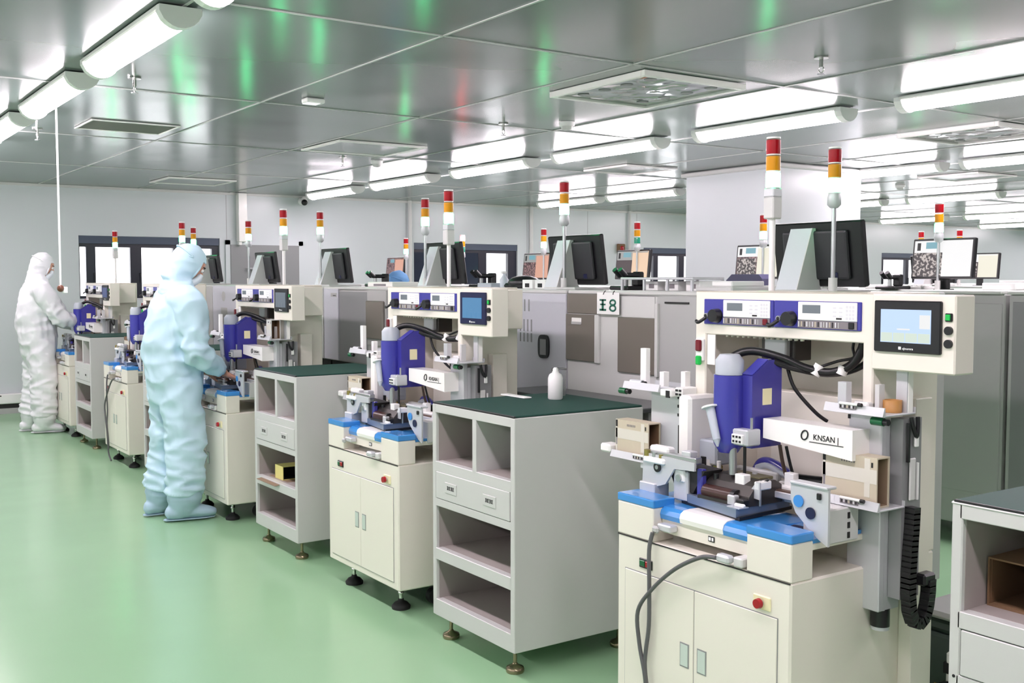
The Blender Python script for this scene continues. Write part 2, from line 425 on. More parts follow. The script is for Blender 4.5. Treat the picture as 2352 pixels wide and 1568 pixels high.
panel_frame(6.55, 7.2, 7.65, 8.3, 'white rimmed ceiling panel in front of the white column', 'ceil', 'ceiling_panel')
panel_frame(6.85, 7.6, 4.15, 4.95, 'polished ceiling plate with a white rim at the right edge of the photo', 'mirror', 'ceiling_panel', True, .035)
panel_frame(9.9, 10.6, 6.2, 6.9, 'pale ceiling panel beyond the white column, in the bright far part', 'ceil', 'ceiling_panel')
def sprinkler(x, y, label):
    t = thing('sprinkler', label, 'sprinkler', (x, y, CEIL))
    MB().cyl((0, 0, -.008), (0, 0, -.001), .035, 'chrome', n=18).done('escutcheon', t)
    MB().cyl((0, 0, -.05), (0, 0, -.008), .010, 'chrome', n=10).tube([(0, .012, -.05), (0, .016, -.065), (0, 0, -.08)], .003, 'chrome', n=5).tube([(0, -.012, -.05), (0, -.016, -.065), (0, 0, -.08)], .003, 'chrome', n=5).done('sprinkler_body', t)
    MB().cyl((0, 0, -.084), (0, 0, -.080), .018, 'steel', n=12).done('deflector', t)
for x, y, lb in ((1.6, 5.88, 'chrome ceiling sprinkler beside the second aisle lamp'), (1.56, 8.25, 'pale ceiling sprinkler near the left edge of the photo, under the farthest aisle lamp'), (4.19, 3.46, 'dark looking ceiling sprinkler above the front machine'), (4.16, 6.16, 'small ceiling sprinkler left of the round detector'), (4.13, 8.64, 'small ceiling sprinkler beside the far round detector'), (8.2, 4.2, 'small pale ceiling sprinkler right of the white column')):
    sprinkler(x, y, lb)
for x, y, lb in ((4.48, 5.86, 'white round smoke detector on the ceiling near the polished plate'), (4.52, 8.75, 'white round smoke detector on the ceiling, the farther of two'), (10.6, 7.6, 'grey round smoke detector beyond the white column')):
    t = thing('smoke_detector', lb, 'detector', (x, y, CEIL))
    MB().lathe([(.055, -.002), (.055, -.02), (.05, -.03)], (0, 0, 0), 'white').done('detector_base', t)
    MB().lathe([(.04, -.03), (.036, -.05), (.02, -.056)], (0, 0, 0), 'pgrey').done('sensor_dome', t)
t = thing('emergency_light', 'small white emergency light fixed to the ceiling above the third machine', 'light', (2.66, 5.96, CEIL))
MB().box(-.06, .06, -.04, .04, -.03, -.002, 'white', .006).done('case', t)
MB().box(-.055, .03, -.035, .035, -.034, -.03, 's_white').done('lens', t)
# air drop rod near the left edge
t = thing('hanging_rod', 'thin white rod with a brown ball hanging from the ceiling by the person in white', 'pull rod', (1.447, 7.063, 1.44))
MB().cyl((0, 0, .02), (0, 0, CEIL-1.441), .0065, 'white', n=8).done('rod', t)
MB().ball((0, 0, 0), .022, mat('brown_knob', (110, 66, 48), .4)).done('knob', t)
MB().box(.012, .04, -.012, .012, -.03, .01, 'white', .004).done('valve', t)
M['tan'] = mat('tan_tape', (176, 128, 70), .5)
M['pumpg'] = mat('green_grey_enamel', (62, 76, 70), .4)
M['yel'] = mat('yellow_hose', (206, 168, 30), .5)
M['dgdk'] = mat('charcoal_shelf', (72, 74, 76), .3)
# ================================================================ cream dispensing machines (front row)
FX = 2.22                                   # plane of the front row
def signal_tower(parent, x, y, z0, z1, style='bar', name='signal_tower', lit='g', order='ryg', zb=None):
    """a stack light; pole from z0, top at z1"""
    r = .0245; h = .052
    body = MB(); top = z1; n = len(order)
    zbase = z1-.006-n*(h+.004)
    hb = .105 if style == 'bar' else .055
    body.cyl((x, y, z0), (x, y, zbase-hb+.002), .0105 if style == 'bar' else .009, 'white' if style == 'bar' else 'steel', n=12)
    if style != 'bar': body.cyl((x, y, z0), (x, y, z0+.06), .017, 'pgrey', n=12)
    tw = body.done(name, parent)
    bb = MB()
    if style == 'bar':
        bb.box(x-.023, x+.023, y-.023, y+.023, zbase-hb, zbase-.03, 'card' if 0 else 'pgrey', .004).box(x-.0225, x+.0225, y-.0225, y+.0225, zbase-.03, zbase, 'alu', .003)
    else:
        bb.lathe([(.014, 0), (.026, .012), (.026, .04), (.022, hb)], (x, y, zbase-hb), 'alu')
    bb.done('tower_base', tw)
    z = zbase
    cols = {'r': ('red_l', 'red_on'), 'y': ('amb_l', 'amb_on'), 'g': ('grn_off', 'grn_on')}
    nm = {'r': 'red_lamp', 'y': 'amber_lamp', 'g': 'green_lamp'}
    for c in order[::-1]:
        m = cols[c][1 if c in lit else 0]
        k = MB().lathe([(r, .004), (r*1.01, .012), (r*1.01, h-.006), (r, h)], (x, y, z), m)
        k.cyl((x, y, z), (x, y, z+.004), r*.97, 'white', n=20)
        k.done(nm[c], tw); z += h+.004
    MB().cyl((x, y, z), (x, y, z+.006), r*.97, 'white', n=20).done('cap', tw)
    return tw

def make_machine():
    t = thing('dispensing_machine', 'x', 'machine')
    W = .72
    # lower cabinet
    b = MB()
    b.box(0, .64, 0, W, .115, .68, 'cream', .006)
    b.box(.04, .6, .05, W-.05, .108, .116, 'slot')
    cab = b.done('base_cabinet', t)
    MB().box(-.0014, .0006, .0425, .6805, .1475, .5745, 'dgrey').done('door_gap', cab)
    for y0, y1, hy in ((.045, .3635, .31), (.3665, .678, .383)):
        d = MB().box(-.004, .0005, y0, y1, .15, .572, 'cream', .0015)
        dd = d.done('door', t)
        h = MB().box(-.0052, -.0035, hy, hy+.038, .33, .404, 'dgrey').box(-.006, -.0045, hy+.004, hy+.035, .334, .400, M['hglass'])
        h.done('door_handle', dd)
    MB().box(-.0015, .0005, .002, W-.002, .676, .6795, 'slot').done('joint_line', cab)
    MB().box(-.004, .001, .551, .612, .590, .621, 'black', .006).box(-.007, -.003, .557, .581, .596, .615, 'pinkr', .002).box(-.007, -.003, .583, .607, .596, .615, M['gsw'], .002).done('power_switch', t)
    e = MB().box(-.005, .001, .068, .132, .585, .625, 'ylabel', .004); e = e.done('emergency_stop', t)
    MB().cyl((-.004, .1, .605), (-.015, .1, .605), .008, 'steel').cyl((-.014, .1, .605), (-.026, .1, .605), .0145, 'pinkr', .013).done('stop_button', e)
    # ear blocks with film caps
    for y0, y1 in ((0, .162), (.55, W)):
        k = MB().box(0, .088, y0, y1, .68, .786, 'cream', .003).done('corner_block', t)
        MB().box(-.0015, .0895, y0-.0015, y1+.0015, .786, .812, 'film', .004, seg=2).done('film_cap', k)
    # deck, beam and film
    MB().box(.045, .45, .006, W-.006, .757, .775, 'cream', .002).box(.34, .45, .05, W-.05, .68, .757, 'cream').done('deck_plate', t)
    bm = MB().box(.035, .055, .163, .549, .709, .768, 'cream', .002)
    bm = bm.done('front_beam', t)
    MB().box(.033, .036, .32, .345, .722, .738, 'black').box(.032, .034, .323, .33, .725, .735, 'winkm').box(.032, .034, .334, .342, .725, .735, 'winkm').done('usb_port', bm)
    prof = [(.30, .776), (.30, .786), (.07, .792), (.045, .79), (.032, .782), (.027, .768), (.03, .753), (.034, .753), (.034, .768), (.046, .777), (.07, .777)]
    f = MB().prism(prof, 'y', .163, .285, 'film').prism([(x-.002, z+.002) for x, z in prof], 'y', .28, .46, 'whitem').prism(prof, 'y', .455, .549, 'film')
    f.box(.09, .30, .006, .163, .776, .787, 'film').box(.09, .30, .549, W-.006, .776, .787, 'film').done('work_film', t)
    MB().prism([(.10, .085), (.2, .10), (.19, .155), (.12, .14)], 'z', .7868, .7876, 'dblue').prism([(.11, .10), (.14, .108), (.135, .138), (.115, .13)], 'z', .7876, .7882, M['magenta']).prism([(.115, .085), (.14, .09), (.138, .105), (.12, .102)], 'z', .7882, .7888, M['orange']).done('printed_patch', t)
    # plugs and leads at the front
    MB().box(.0, .034, .475, .535, .722, .744, 'alu', .004).box(-.012, .004, .52, .548, .714, .736, 'mgrey', .006).done('plug', bm)
    p2 = MB().box(-.01, .055, .17, .205, .684, .712, 'pgrey', .004).box(-.03, .0, .205, .255, .690, .714, 'alu', .006).box(.05, .1, .17, .22, .69, .73, 'black', .01).done('plug', t)
    MB().tube([(-.012, .54, .715), (-.02, .546, .66), (-.024, .54, .55), (-.02, .545, .42), (-.022, .56, .30), (-.018, .548, .19), (-.014, .55, .10)], .0065, M['lead'], n=8, sub=6).done('power_lead', t)
    MB().tube([(-.03, .25, .702), (-.034, .31, .69), (-.03, .42, .63), (-.03, .52, .545), (-.03, .585, .46), (-.028, .58, .36), (-.026, .555, .26), (-.022, .548, .16), (-.016, .552, .06), (-.01, .5, .008)], .0065, M['lead'], n=8, sub=6).done('power_lead', t)
    # moving stage with its plate
    MB().prism([(.075, .26), (.33, .285), (.33, .535), (.115, .545)], 'z', .792, .802, 'black').prism([(.07, .27), (.32, .285), (.33, .53), (.115, .54)], 'z', .80, .826, 'steelb').done('stage_plate', t)
    MB().prism([(.12, .826), (.125, .855), (.15, .882), (.19, .896), (.235, .896), (.265, .88), (.27, .826)], 'y', .27, .462, 'gdisk').box(.2, .262, .3, .43, .89, .9, M['olive'], .002).done('heater_block', t)
    MB().box(.10, .14, .33, .46, .825, .836, 'gdisk').cyl((.128, .325, .846), (.128, .452, .846), .0215, M['rollerm'], n=22).cyl((.128, .318, .846), (.128, .334, .846), .023, 'black', n=18).done('roller', t)
    MB().box(.098, .122, .305, .335, .826, .856, 'alu', .003).box(.098, .13, .27, .30, .826, .85, 'black', .004).box(.09, .105, .262, .30, .826, .838, 'white', .004).done('roller_bracket', t)
    k = MB().box(.2, .235, .492, .56, .845, .893, 'ylabel', .004).cyl((.2, .522, .87), (.197, .522, .87), .006, 'belt', n=12).box(.19, .225, .562, .60, .84, .9, 'gdisk', .006).done('sensor_block', t)
    MB().prism([(.30, .852), (.248, .848), (.248, .9), (.262, .9)], 'x', .145, .15, 'alu').box(.145, .2, .25, .272, .875, .9, 'white', .003).done('clamp_plate', t)
    MB().cyl((.14, .437, .85), (.2, .392, .905), .0035, 'black', n=6).cyl((.138, .437, .834), (.14, .437, .852), .005, 'alu', n=8).done('clamp_arm', t)
    MB().cyl((.142, .30, .86), (.185, .25, .905), .0035, 'black', n=6).cyl((.142, .30, .83), (.142, .30, .862), .005, 'alu', n=8).done('clamp_arm', t)
    MB().lathe([(.022, .826), (.024, .838), (.02, .86), (.008, .868), (.008, .885)], (.235, .30, 0), 'alu', n=18).done('clamp_knob', t)
    MB().box(.11, .16, .515, .58, .80, .895, 'alu', .004).box(.105, .115, .525, .57, .86, .9, 'white', .004).cyl((.105, .548, .872), (.1, .548, .872), .012, 'steel', n=14).box(.13, .16, .52, .60, .893, .905, 'steel', .003).done('gripper', t)
    MB().box(.085, .11, .60, .70, .905, .925, 'white', .005).cyl((.1, .69, .925), (.1, .69, .945), .012, 'brass', n=12).cyl((.1, .655, .925), (.1, .655, .94), .009, 'steel', n=12).cyl((.1, .625, .925), (.1, .625, .937), .008, 'brass', n=12).done('valve_row', t)
    rnd = random.Random(3)
    for i in range(20):
        x = .11+rnd.random()*.19; y = .24+rnd.random()*.36; z = .865+rnd.random()*.045; q = .006+rnd.random()*.009
        m_ = rnd.choice(['alu', 'steel', 'white', 'pgrey', 'brass', 'black'])
        g = MB()
        if rnd.random() < .5: g.box(x-q, x+q, y-q*1.3, y+q*1.3, .824, z+q, m_, .002).done('bracket', t)
        else: g.cyl((x, y, .824), (x, y, z+q*1.4), q*.7, m_, n=12).done('pin', t)
    MB().box(.075, .115, .262, .312, .826, .829, 'frost').done('loose_film', t)
    # end plates
    L = MB().prism([(.47, .93), (.705, .935), (.71, .83), (.66, .825), (.60, .845), (.56, .9), (.47, .905)], 'x', .095, .103, 'alu')
    L.cyl((.094, .635, .895), (.09, .635, .895), .016, 'black', n=20).cyl((.09, .635, .895), (.088, .635, .895), .007, 'steel', n=12)
    L.prism([(.45, .905), (.62, .91), (.58, .835), (.5, .83)], 'x', .12, .2, 'slot').box(.1, .13, .47, .70, .925, .945, 'steel', .003).box(.105, .14, .5, .54, .90, .96, 'alu', .003).box(.105, .14, .6, .69, .935, .96, 'white', .006)
    L.box(.085, .15, .64, .715, .79, .84, 'alu', .003).box(.12, .14, .46, .485, .79, .91, 'blue', .003).done('end_plate', t)
    R = MB().prism([(-.042, .93), (.088, .94), (.088, .885), (.07, .85), (.03, .818), (-.01, .79), (-.042, .775)], 'x', .095, .103, 'alu')
    R.cyl((.094, .058, .885), (.0905, .058, .885), .017, 'film', n=22).cyl((.094, .016, .858), (.0905, .016, .858), .0165, 'dblue', n=22)
    R.box(.088, .095, -.02, -.006, .9, .918, 'black', .002).box(.09, .13, -.042, .088, .93, .938, 'alu', .002).done('end_plate', t)
    # support box at the right end
    S = MB().box(.15, .275, -.004, .09, .766, .862, 'pgrey', .003)
    for z in (.775, .803, .831): S.box(.225, .235, -.006, -.003, z, z+.017, 'slot')
    S.done('support_box', t)
    # transport rails
    for x0, x1 in ((.235, .262), (.315, .342)):
        r_ = MB().box(x0, x1, .03, .88, .842, .862, 'alu', .002).box(x0+.004, x1-.004, .03, .88, .862, .867, 'belt')
        r_.done('transport_rail', t)
    MB().box(.262, .315, .12, .66, .835, .85, 'gdisk').box(.265, .3, .16, .34, .85, .875, 'white', .004).box(.27, .31, .34, .42, .85, .866, 'steel').done('track_bed', t)
    MB().tube([(.40, .50, .87), (.395, .47, .905), (.385, .42, .912), (.38, .36, .895), (.375, .32, .875)], .015, 'blue', n=10, sub=5).done('air_hose', t)
    MB().tube([(.375, .47, .89), (.37, .42, .903), (.365, .35, .885), (.36, .3, .872)], .010, 'frost', n=8, sub=5).done('air_hose', t)
    MB().box(.345, .37, .36, .54, .862, .89, 'white', .004).done('guide_cover', t)
    MB().cyl((.34, .28, .885), (.37, .2, .885), .017, 'black', n=14).box(.33, .36, .22, .34, .862, .872, 'white', .003).done('actuator', t)
    # upper frame
    u = MB()
    u.box(.33, .64, .662, .712, .68, 1.459, 'cream', .004)
    u.box(.33, .64, 0, .036, .68, 1.459, 'cream', .004)
    u.box(.33, .64, .003, .709, 1.316, 1.459, 'cream', .003)
    u.box(.585, .64, .02, .70, .66, 1.4, 'cream')
    u.box(.33, .64, 0, .712, 1.445, 1.459, 'cream', .003)
    u.done('upper_frame', t)
    MB().box(.47, .585, .036, .5, .69, 1.135, 'cream', .003).done('rear_housing', t)
    s_ = MB().box(.33, .334, .62, .655, 1.215, 1.315, 'whitem')
    s_.done('cover_plate', t)
    rb = MB().box(.318, .332, .665, .700, 1.225, 1.30, 'white', .003).done('indicator_panel', t)
    MB().box(.309, .32, .668, .694, 1.258, 1.296, M['dred'], .004).done('red_indicator', rb)
    MB().box(.306, .32, .668, .69, 1.212, 1.243, 'green', .004).done('start_button', rb)
    # controllers
    for k, (y0, y1) in enumerate(((.366, .668), (.04, .364))):
        c = MB().box(.325, .36, y0, y1, 1.350, 1.433, 'blue', .002)
        yb = y1-(y1-y0)*.30
        c = c.done('controller', t)
        w = MB().box(.3215, .326, y0+.012, yb, 1.376, 1.431, 'white', .0015)
        w.box(.3208, .3218, yb-.085, yb-.018, 1.397, 1.422, 'lcd')
        for i in range(3):
            for j in range(4):
                w.box(.321, .3217, y0+.02+i*.011, y0+.028+i*.011, 1.381+j*.011, 1.389+j*.011, 'key')
        for i in range(2):
            for j in range(3): w.box(.321, .3217, y0+.062+i*.022, y0+.074+i*.022, 1.388+j*.012, 1.393+j*.012, 'key')
        w.box(.3208, .3218, y0+.064, y0+.084, 1.381, 1.386, 'ink')
        w.done('display_panel', c)
        s = MB().box(.322, .326, y0+.012, yb, 1.353, 1.375, 'label')
        for i in range(15): s.box(.3212, .3222, yb-.006-i*.0105, yb-.0015-i*.0105-(i % 3)*.0006, 1.356+.001*(i % 2), 1.372, ['key', 'card', 'ink', 'key', 'mgrey'][i % 5])
        s.box(.318, .3225, y0+.02, y0+.04, 1.355, 1.374, M['dred'] if k == 0 else 'black', .002)
        s.done('socket_strip', c)
        kn = MB().cyl((.326, yb+.028, 1.379), (.300, yb+.028, 1.379), .0235, 'black', .021, n=26)
        kn.done('knob', c)
        MB().cyl((.326, yb+.068, 1.378), (.31, yb+.068, 1.378), .009, 'steel', n=14).cyl((.311, yb+.068, 1.378), (.309, yb+.068, 1.378), .006, 'black', n=12).tube([(.31, yb+.066, 1.372), (.295, yb+.085, 1.356), (.30, yb+.1, 1.36)], .006, 'black', n=7, sub=4).done('connector', c)
    for c_ in [x for x in t.children if x.name.startswith('controller')]: pass
    # touch panel
    hb = MB().box(.322, .41, -.26, -.0, 1.245, 1.457, 'cream', .004).box(.41, .60, -.10, -.003, 1.27, 1.45, 'cream', .004).done('panel_housing', t)
    bz = MB().box(.312, .324, -.222, -.013, 1.298, 1.440, 'black', .003).done('touch_panel', t)
    sc = MB().box(.3105, .3125, -.194, -.037, 1.325, 1.416, 's_hmi').done('display', bz)
    dt = MB()
    for i in range(4): dt.box(.3098, .3107, -.192+i*.039, -.156+i*.039, 1.327, 1.352, M['s_mint'])
    dt.box(.3098, .3107, -.192, -.16, 1.365, 1.402, 's_white').box(.3098, .3107, -.13, -.09, 1.36, 1.364, 's_white')
    dt.done('menu_keys', bz)
    MB().box(.311, .3125, -.103, -.095, 1.306, 1.314, 'winkm').done('mark', bz)
    lettering('nJmorera', .009, (.3115, -.124, 1.309), 'winkm', bz)
    for k_, z in enumerate((1.398, 1.363, 1.328)):
        if k_ == 0: MB().box(.316, .323, -.252, -.231, z-.011, z+.011, 'black', .002).box(.313, .317, -.248, -.234, z-.008, z+.008, 'green', .001).done('start_button', hb)
        else: MB().cyl((.323, -.242, z), (.314, -.242, z), .0115, 'black', n=20).done('push_button', hb)
    # white cross arm with the maker's mark
    ca = MB().prism([(-.012, .992), (.20, 1.01), (.315, 1.018), (.315, 1.078), (-.012, 1.078)], 'x', .23, .31, 'whitem')
    ca = ca.done('cross_arm', t)
    MB().tube([(.2285, .155+.015*math.cos(a)*.7-.006*math.sin(a), 1.046+.013*math.sin(a)+.004*math.cos(a)) for a in [2*PI*i/20 for i in range(21)]], .0022, 'ink', n=6).done('ring_mark', ca)
    lettering('KNSAN |', .0235, (.2292, .079, 1.043), 'ink', ca)
    MB().box(.2288, .2302, .018, .138, 1.0275, 1.0295, 'ink').done('underline', ca)
    # dispenser head
    dh = MB().prism([(.20, .985), (.33, .985), (.33, 1.251), (.27, 1.251), (.20, 1.205)], 'y', .333, .378, 'blue')
    dh.box(.17, .24, .378, .392, .99, 1.2, 'dblue')
    dh = dh.done('dispenser_body', t)
    MB().box(.245, .285, .3315, .3335, 1.115, 1.165, 'ylabel').done('warning_sticker', dh)
    MB().prism([(.202, 1.2075), (.27, 1.2525), (.27, 1.2545), (.20, 1.2095)], 'y', .335, .376, 'bluel').done('top_cover', dh)
    MB().lathe([(.03, .965), (.046, .99), (.048, 1.0), (.048, 1.205)], (.19, .418, 0), 'bluel', n=24).done('pump_cylinder', t)
    MB().lathe([(.044, 1.206), (.044, 1.25), (.03, 1.268)], (.19, .418, 0), 'frost', n=20).done('cylinder_cap', t)
    v = MB().box(.165, .225, .318, .395, .995, 1.045, 'alu', .004).box(.155, .17, .33, .375, 1.0, 1.03, 'white', .002).cyl((.19, .375, 1.045), (.19, .375, 1.075), .005, 'brass').cyl((.19, .325, 1.045), (.19, .325, 1.08), .004, 'steel').cyl((.18, .39, .90), (.18, .39, 1.0), .012, 'steel').cyl((.2, .36, .9), (.2, .36, 1.0), .005, 'black')
    for i in range(3): v.box(.152, .156, .335+i*.013, .341+i*.013, 1.006, 1.012, 'ink').box(.152, .156, .335+i*.013, .341+i*.013, 1.02, 1.026, 'ink')
    v.done('valve_block', t)
    sy = MB().cyl((.135, .445, 1.105), (.125, .405, 1.01), .0145, 'frost', .012).cyl((.125, .405, 1.01), (.122, .398, .99), .011, 'frost', .003).cyl((.1355, .447, 1.108), (.135, .445, 1.103), .026, 'white', n=18)
    sy.done('syringe', t)
    hd = MB().box(.42, .5, .36, .50, 1.24, 1.316, 'gdisk', .003).box(.40, .43, .38, .47, 1.25, 1.31, 'alu', .004)
    for i in range(14): hd.cyl((.36, .28+i*.024, 1.316), (.36, .28+i*.024, 1.309), .006, 'cream', n=8)
    hd.done('hose_bracket', t)
    MB().tube([(.2, .47, 1.17), (.2, .46, 1.22), (.24, .44, 1.262), (.28, .40, 1.275), (.33, .33, 1.255), (.38, .28, 1.225), (.42, .22, 1.215), (.44, .16, 1.24), (.45, .13, 1.29), (.45, .125, 1.32)], .0135, 'black', n=10, sub=6).done('cable_bundle', t)
    MB().tube([(.3, .34, 1.245), (.36, .30, 1.223), (.43, .24, 1.208), (.47, .17, 1.225), (.48, .11, 1.27), (.48, .105, 1.32)], .010, 'black', n=8, sub=6).done('cable_bundle', t)
    MB().tube([(.40, .26, 1.225), (.43, .20, 1.25), (.45, .16, 1.262), (.46, .17, 1.29), (.46, .165, 1.32)], .0045, 'black', n=6, sub=5).tube([(.36, .335, 1.22), (.37, .315, 1.16), (.41, .27, 1.09), (.44, .245, 1.06)], .006, 'black', n=7, sub=5).tube([(.3, .31, .99), (.31, .305, .93), (.33, .30, .87)], .006, 'belt', n=7, sub=4).tube([(.3, .285, .99), (.315, .28, .93), (.33, .27, .87)], .005, 'black', n=7, sub=4).done('thin_cable', t)
    MB().cyl((.395, .262, 1.205), (.408, .25, 1.235), .0165, 'white', n=14).cyl((.43, .19, 1.21), (.436, .182, 1.235), .0165, 'white', n=14).done('cable_tie', t)
    MB().box(.2, .33, .6, .66, .88, 1.12, 'whitem', .01).box(.24, .33, .52, .6, .9, .98, 'frost', .006).done('side_guard', t)
    MB().box(.26, .33, .70, .735, 1.105, 1.135, 'white', .003).box(.257, .261, .704, .714, 1.109, 1.116, 'ink').box(.257, .261, .72, .73, 1.109, 1.116, 'ink').box(.257, .261, .704, .714, 1.122, 1.129, 'ink').box(.257, .261, .72, .73, 1.122, 1.129, 'ink').done('terminal_block', t)
    # magazine elevators at both ends
    def elevator(name, y0, y1, zb, s):
        """s = +1 tray reaches to the left end, -1 to the right"""
        e = MB().box(.305, .329, y0, y1, zb, 1.125, 'alu', .003)
        e.box(.329, .40, y0+.002, min(y1, -.004) if s < 0 else y1, zb, 1.10, 'alu')
        if s > 0:
            for z in (1.03, 1.06, 1.09): e.box(.303, .306, y0+.012, y0+.018, z, z+.01, 'slot')
            e.box(.303, .306, y0-.0, y0+.014, .9, 1.0, 'slot')
        else:
            for z in (1.02, 1.06, 1.1): e.box(.302, .306, y1-.006, y1+.001, z, z+.012, 'slot')
        e = e.done(name, t)
        return e
    eL = elevator('loader_column', .75, .905, .70, 1)
    eR = elevator('unloader_column', -.052, .06, .56, -1)
    MB().cyl((.35, -.026, .51), (.35, -.026, .562), .027, 'black', n=20).cyl((.35, -.026, .50), (.35, -.026, .512), .026, 'alu', n=20).done('motor', eR)
    # drag chain: links along a path in the x-z plane
    path = [(.375, .86), (.372, .80), (.366, .74), (.362, .68), (.362, .62), (.368, .57), (.385, .535), (.41, .525), (.435, .54), (.448, .57), (.455, .61), (.455, .645)]
    dc = MB()
    P = [Vector((x, 0, z)) for x, z in path]; seg = []
    for a, b2 in zip(P, P[1:]):
        nn = max(1, int((b2-a).length/.014))
        for i in range(nn): seg.append((a.lerp(b2, (i+.5)/nn), math.atan2((b2-a).z, (b2-a).x)))
    for c, a in seg:
        X = Matrix.Translation(c+Vector((0, -.108, 0))) @ Matrix.Rotation(-a, 4, 'Y')
        dc.box(-.0066, .0066, -.016, .016, -.0155, .0155, 'rubber', .002, X=X).box(-.0105, .0105, -.0155, .0155, -.0145, .0145, 'black', X=X)
    dc.done('drag_chain', t)
    MB().box(.42, .475, -.12, -.085, .63, .665, 'black', .006).done('chain_bracket', t)
    MB().box(.345, .43, -.092, -.052, .60, 1.11, 'dgrey').box(.40, .405, -.104, -.098, .88, .985, 'white').box(.365, .392, -.104, -.098, .88, 1.0, 'pgrey', .003).box(.385, .402, -.105, -.098, 1.03, 1.06, 'white', .002).box(.352, .36, -.106, -.098, .99, 1.1, 'black').tube([(.365, -.104, 1.115), (.37, -.106, 1.09), (.388, -.106, 1.06), (.394, -.105, 1.09), (.394, -.104, 1.115)], .006, 'black', n=8, sub=4).done('side_rail', eR)
    MB().box(.47, .55, -.045, 0, .12, 1.155, 'cream', .003).done('side_cover', t)
    def tray(name, x0, x1, y0, y1, z, col='alu'):
        k = MB().box(x0, x1, y0, y1, z-.006, z, col, .002)
        k.prism([(x0-.008, z-.004), (x0, z-.006), (x0+.004, z-.004), (x0+.004, z+.02), (x0, z+.02)], 'y', y0, y1, col)
        k.box(x1-.003, x1, y0, y1, z, z+.014, col)
        return k
    def sensor(k, x, y, z, l=.06):
        k.box(x-.004, x, y, y+l, z, z+.012, 'label')
        for i in range(7): k.box(x-.0047, x-.0036, y+.003+i*l/7.4, y+.003+i*l/7.4+.004, z+.002, z+.010, ['ink', 'key', 'ink', 'card'][i % 4])
        k.cyl((x-.002, y-.012, z+.014), (x-.002, y+l, z+.014), .0045, 'white', n=8).cyl((x-.002, y-.02, z+.014), (x-.002, y-.008, z+.014), .0055, 'black', n=8)
    k = tray('tray', .235, .35, -.10, .10, .868); sensor(k, .231, -.035, .872); k.done('lower_tray', t)
    k = tray('tray', .235, .37, .80, 1.035, .868); sensor(k, .231, .86, .872, .05); k.box(.225, .28, 1.035, 1.09, .875, .905, 'white', .006).done('lower_tray', t)
    k = tray('tray', .25, .39, -.10, .10, 1.128); sensor(k, .246, -.01, 1.136, .055)
    k.box(.285, .31, .055, .085, 1.128, 1.205, 'alu', .001).box(.30, .325, -.045, -.03, 1.128, 1.205, 'pgrey', .001).prism([(-.095, 1.128), (-.06, 1.128), (-.06, 1.285), (-.095, 1.285)], 'x', .355, .36, 'alu').box(.36, .38, -.097, -.092, 1.128, 1.285, 'whitem').box(.31, .35, 0.0, .05, 1.13, 1.15, 'white', .004)
    k.done('upper_tray', t)
    MB().cyl((.262, -.09, 1.108), (.262, -.052, 1.108), .0115, M['gsw'], n=16).cyl((.262, -.105, 1.108), (.262, -.09, 1.108), .009, 'black', n=14).done('green_switch', t)
    k = tray('tray', .25, .40, .80, .985, 1.118)
    k.box(.29, .31, .915, .945, 1.118, 1.255, 'white', .001).box(.32, .345, .855, .878, 1.118, 1.175, 'white', .001).box(.345, .37, .775, .797, 1.10, 1.18, 'white', .001).cyl((.262, .90, 1.135), (.262, .96, 1.135), .011, 'alu', n=14).cyl((.262, .885, 1.135), (.262, .90, 1.135), .008, 'black', n=12).box(.25, .40, .745, .80, 1.10, 1.125, 'white', .004).box(.248, .252, .75, .768, 1.098, 1.122, 'ink')
    k.done('upper_tray', t)
    MB().cyl((.262, .985, 1.1), (.262, 1.02, 1.1), .011, M['gsw'], n=16).cyl((.262, .968, 1.1), (.262, .985, 1.1), .009, 'black', n=14).done('green_switch', t)
    # levelling feet and castors
    for x, y in ((.075, .12), (.075, .60), (.56, .12), (.56, .60)):
        MB().cyl((x, y, .03), (x, y, .116), .009, 'chrome', n=12).lathe([(.012, .066), (.014, .07), (.014, .078), (.010, .08)], (x, y, 0), 'chrome', n=12).lathe([(.042, 0), (.044, .012), (.03, .028), (.014, .036), (.012, .045)], (x, y, 0), 'rubber', n=22).done('levelling_foot', t)
    for y in (.09, .63):
        MB().box(.20, .27, y-.022, y+.022, .085, .116, 'black', .003).cyl((.235, y-.018, .04), (.235, y+.018, .04), .038, 'rubber', n=20).box(.22, .25, y-.024, y-.019, .04, .09, 'dgrey').box(.22, .25, y+.019, y+.024, .04, .09, 'dgrey').done('castor', t)
    return t
M['magenta'] = mat('magenta_print', (170, 20, 96), .4)
M['orange'] = mat('orange_print', (226, 140, 60), .4)
M['olive'] = mat('olive_metal', (120, 116, 88), .35, .5)
M['rollerm'] = mat('dark_red_roller', (66, 42, 38), .3)
M['hglass'] = mat('pale_green_recess', (196, 208, 200), .2, coat=.4)
M['gsw'] = mat('dark_green_plastic', (12, 92, 52), .3)
M['dred'] = mat('dark_red_plastic', (112, 20, 34), .3)
M['lead'] = mat('grey_rubber_lead', (92, 92, 94), .5)
M['s_mint'] = mat('screen_mint', (236, 250, 236), .3, emit=.9)
m1 = make_machine()
mach = [m1]
ML = ['nearest cream dispensing machine with blue film on its table and two grey leads hanging down',
      'second cream dispensing machine from the front, with a blue panel screen and double doors',
      'third cream dispensing machine, at which the person in pale blue stands',
      'fourth cream dispensing machine, partly hidden behind the person in pale blue, cables down its front',
      'farthest cream dispensing machine, at which the person in white works']
MY = [1.905, 4.115, 6.305, 8.54, 10.57]
MTW = [.63, .575, .545, .51, .66]
m1.location = (FX, MY[0], 0); m1['label'] = ML[0]; m1['group'] = 'cream dispensing machines in the front row'
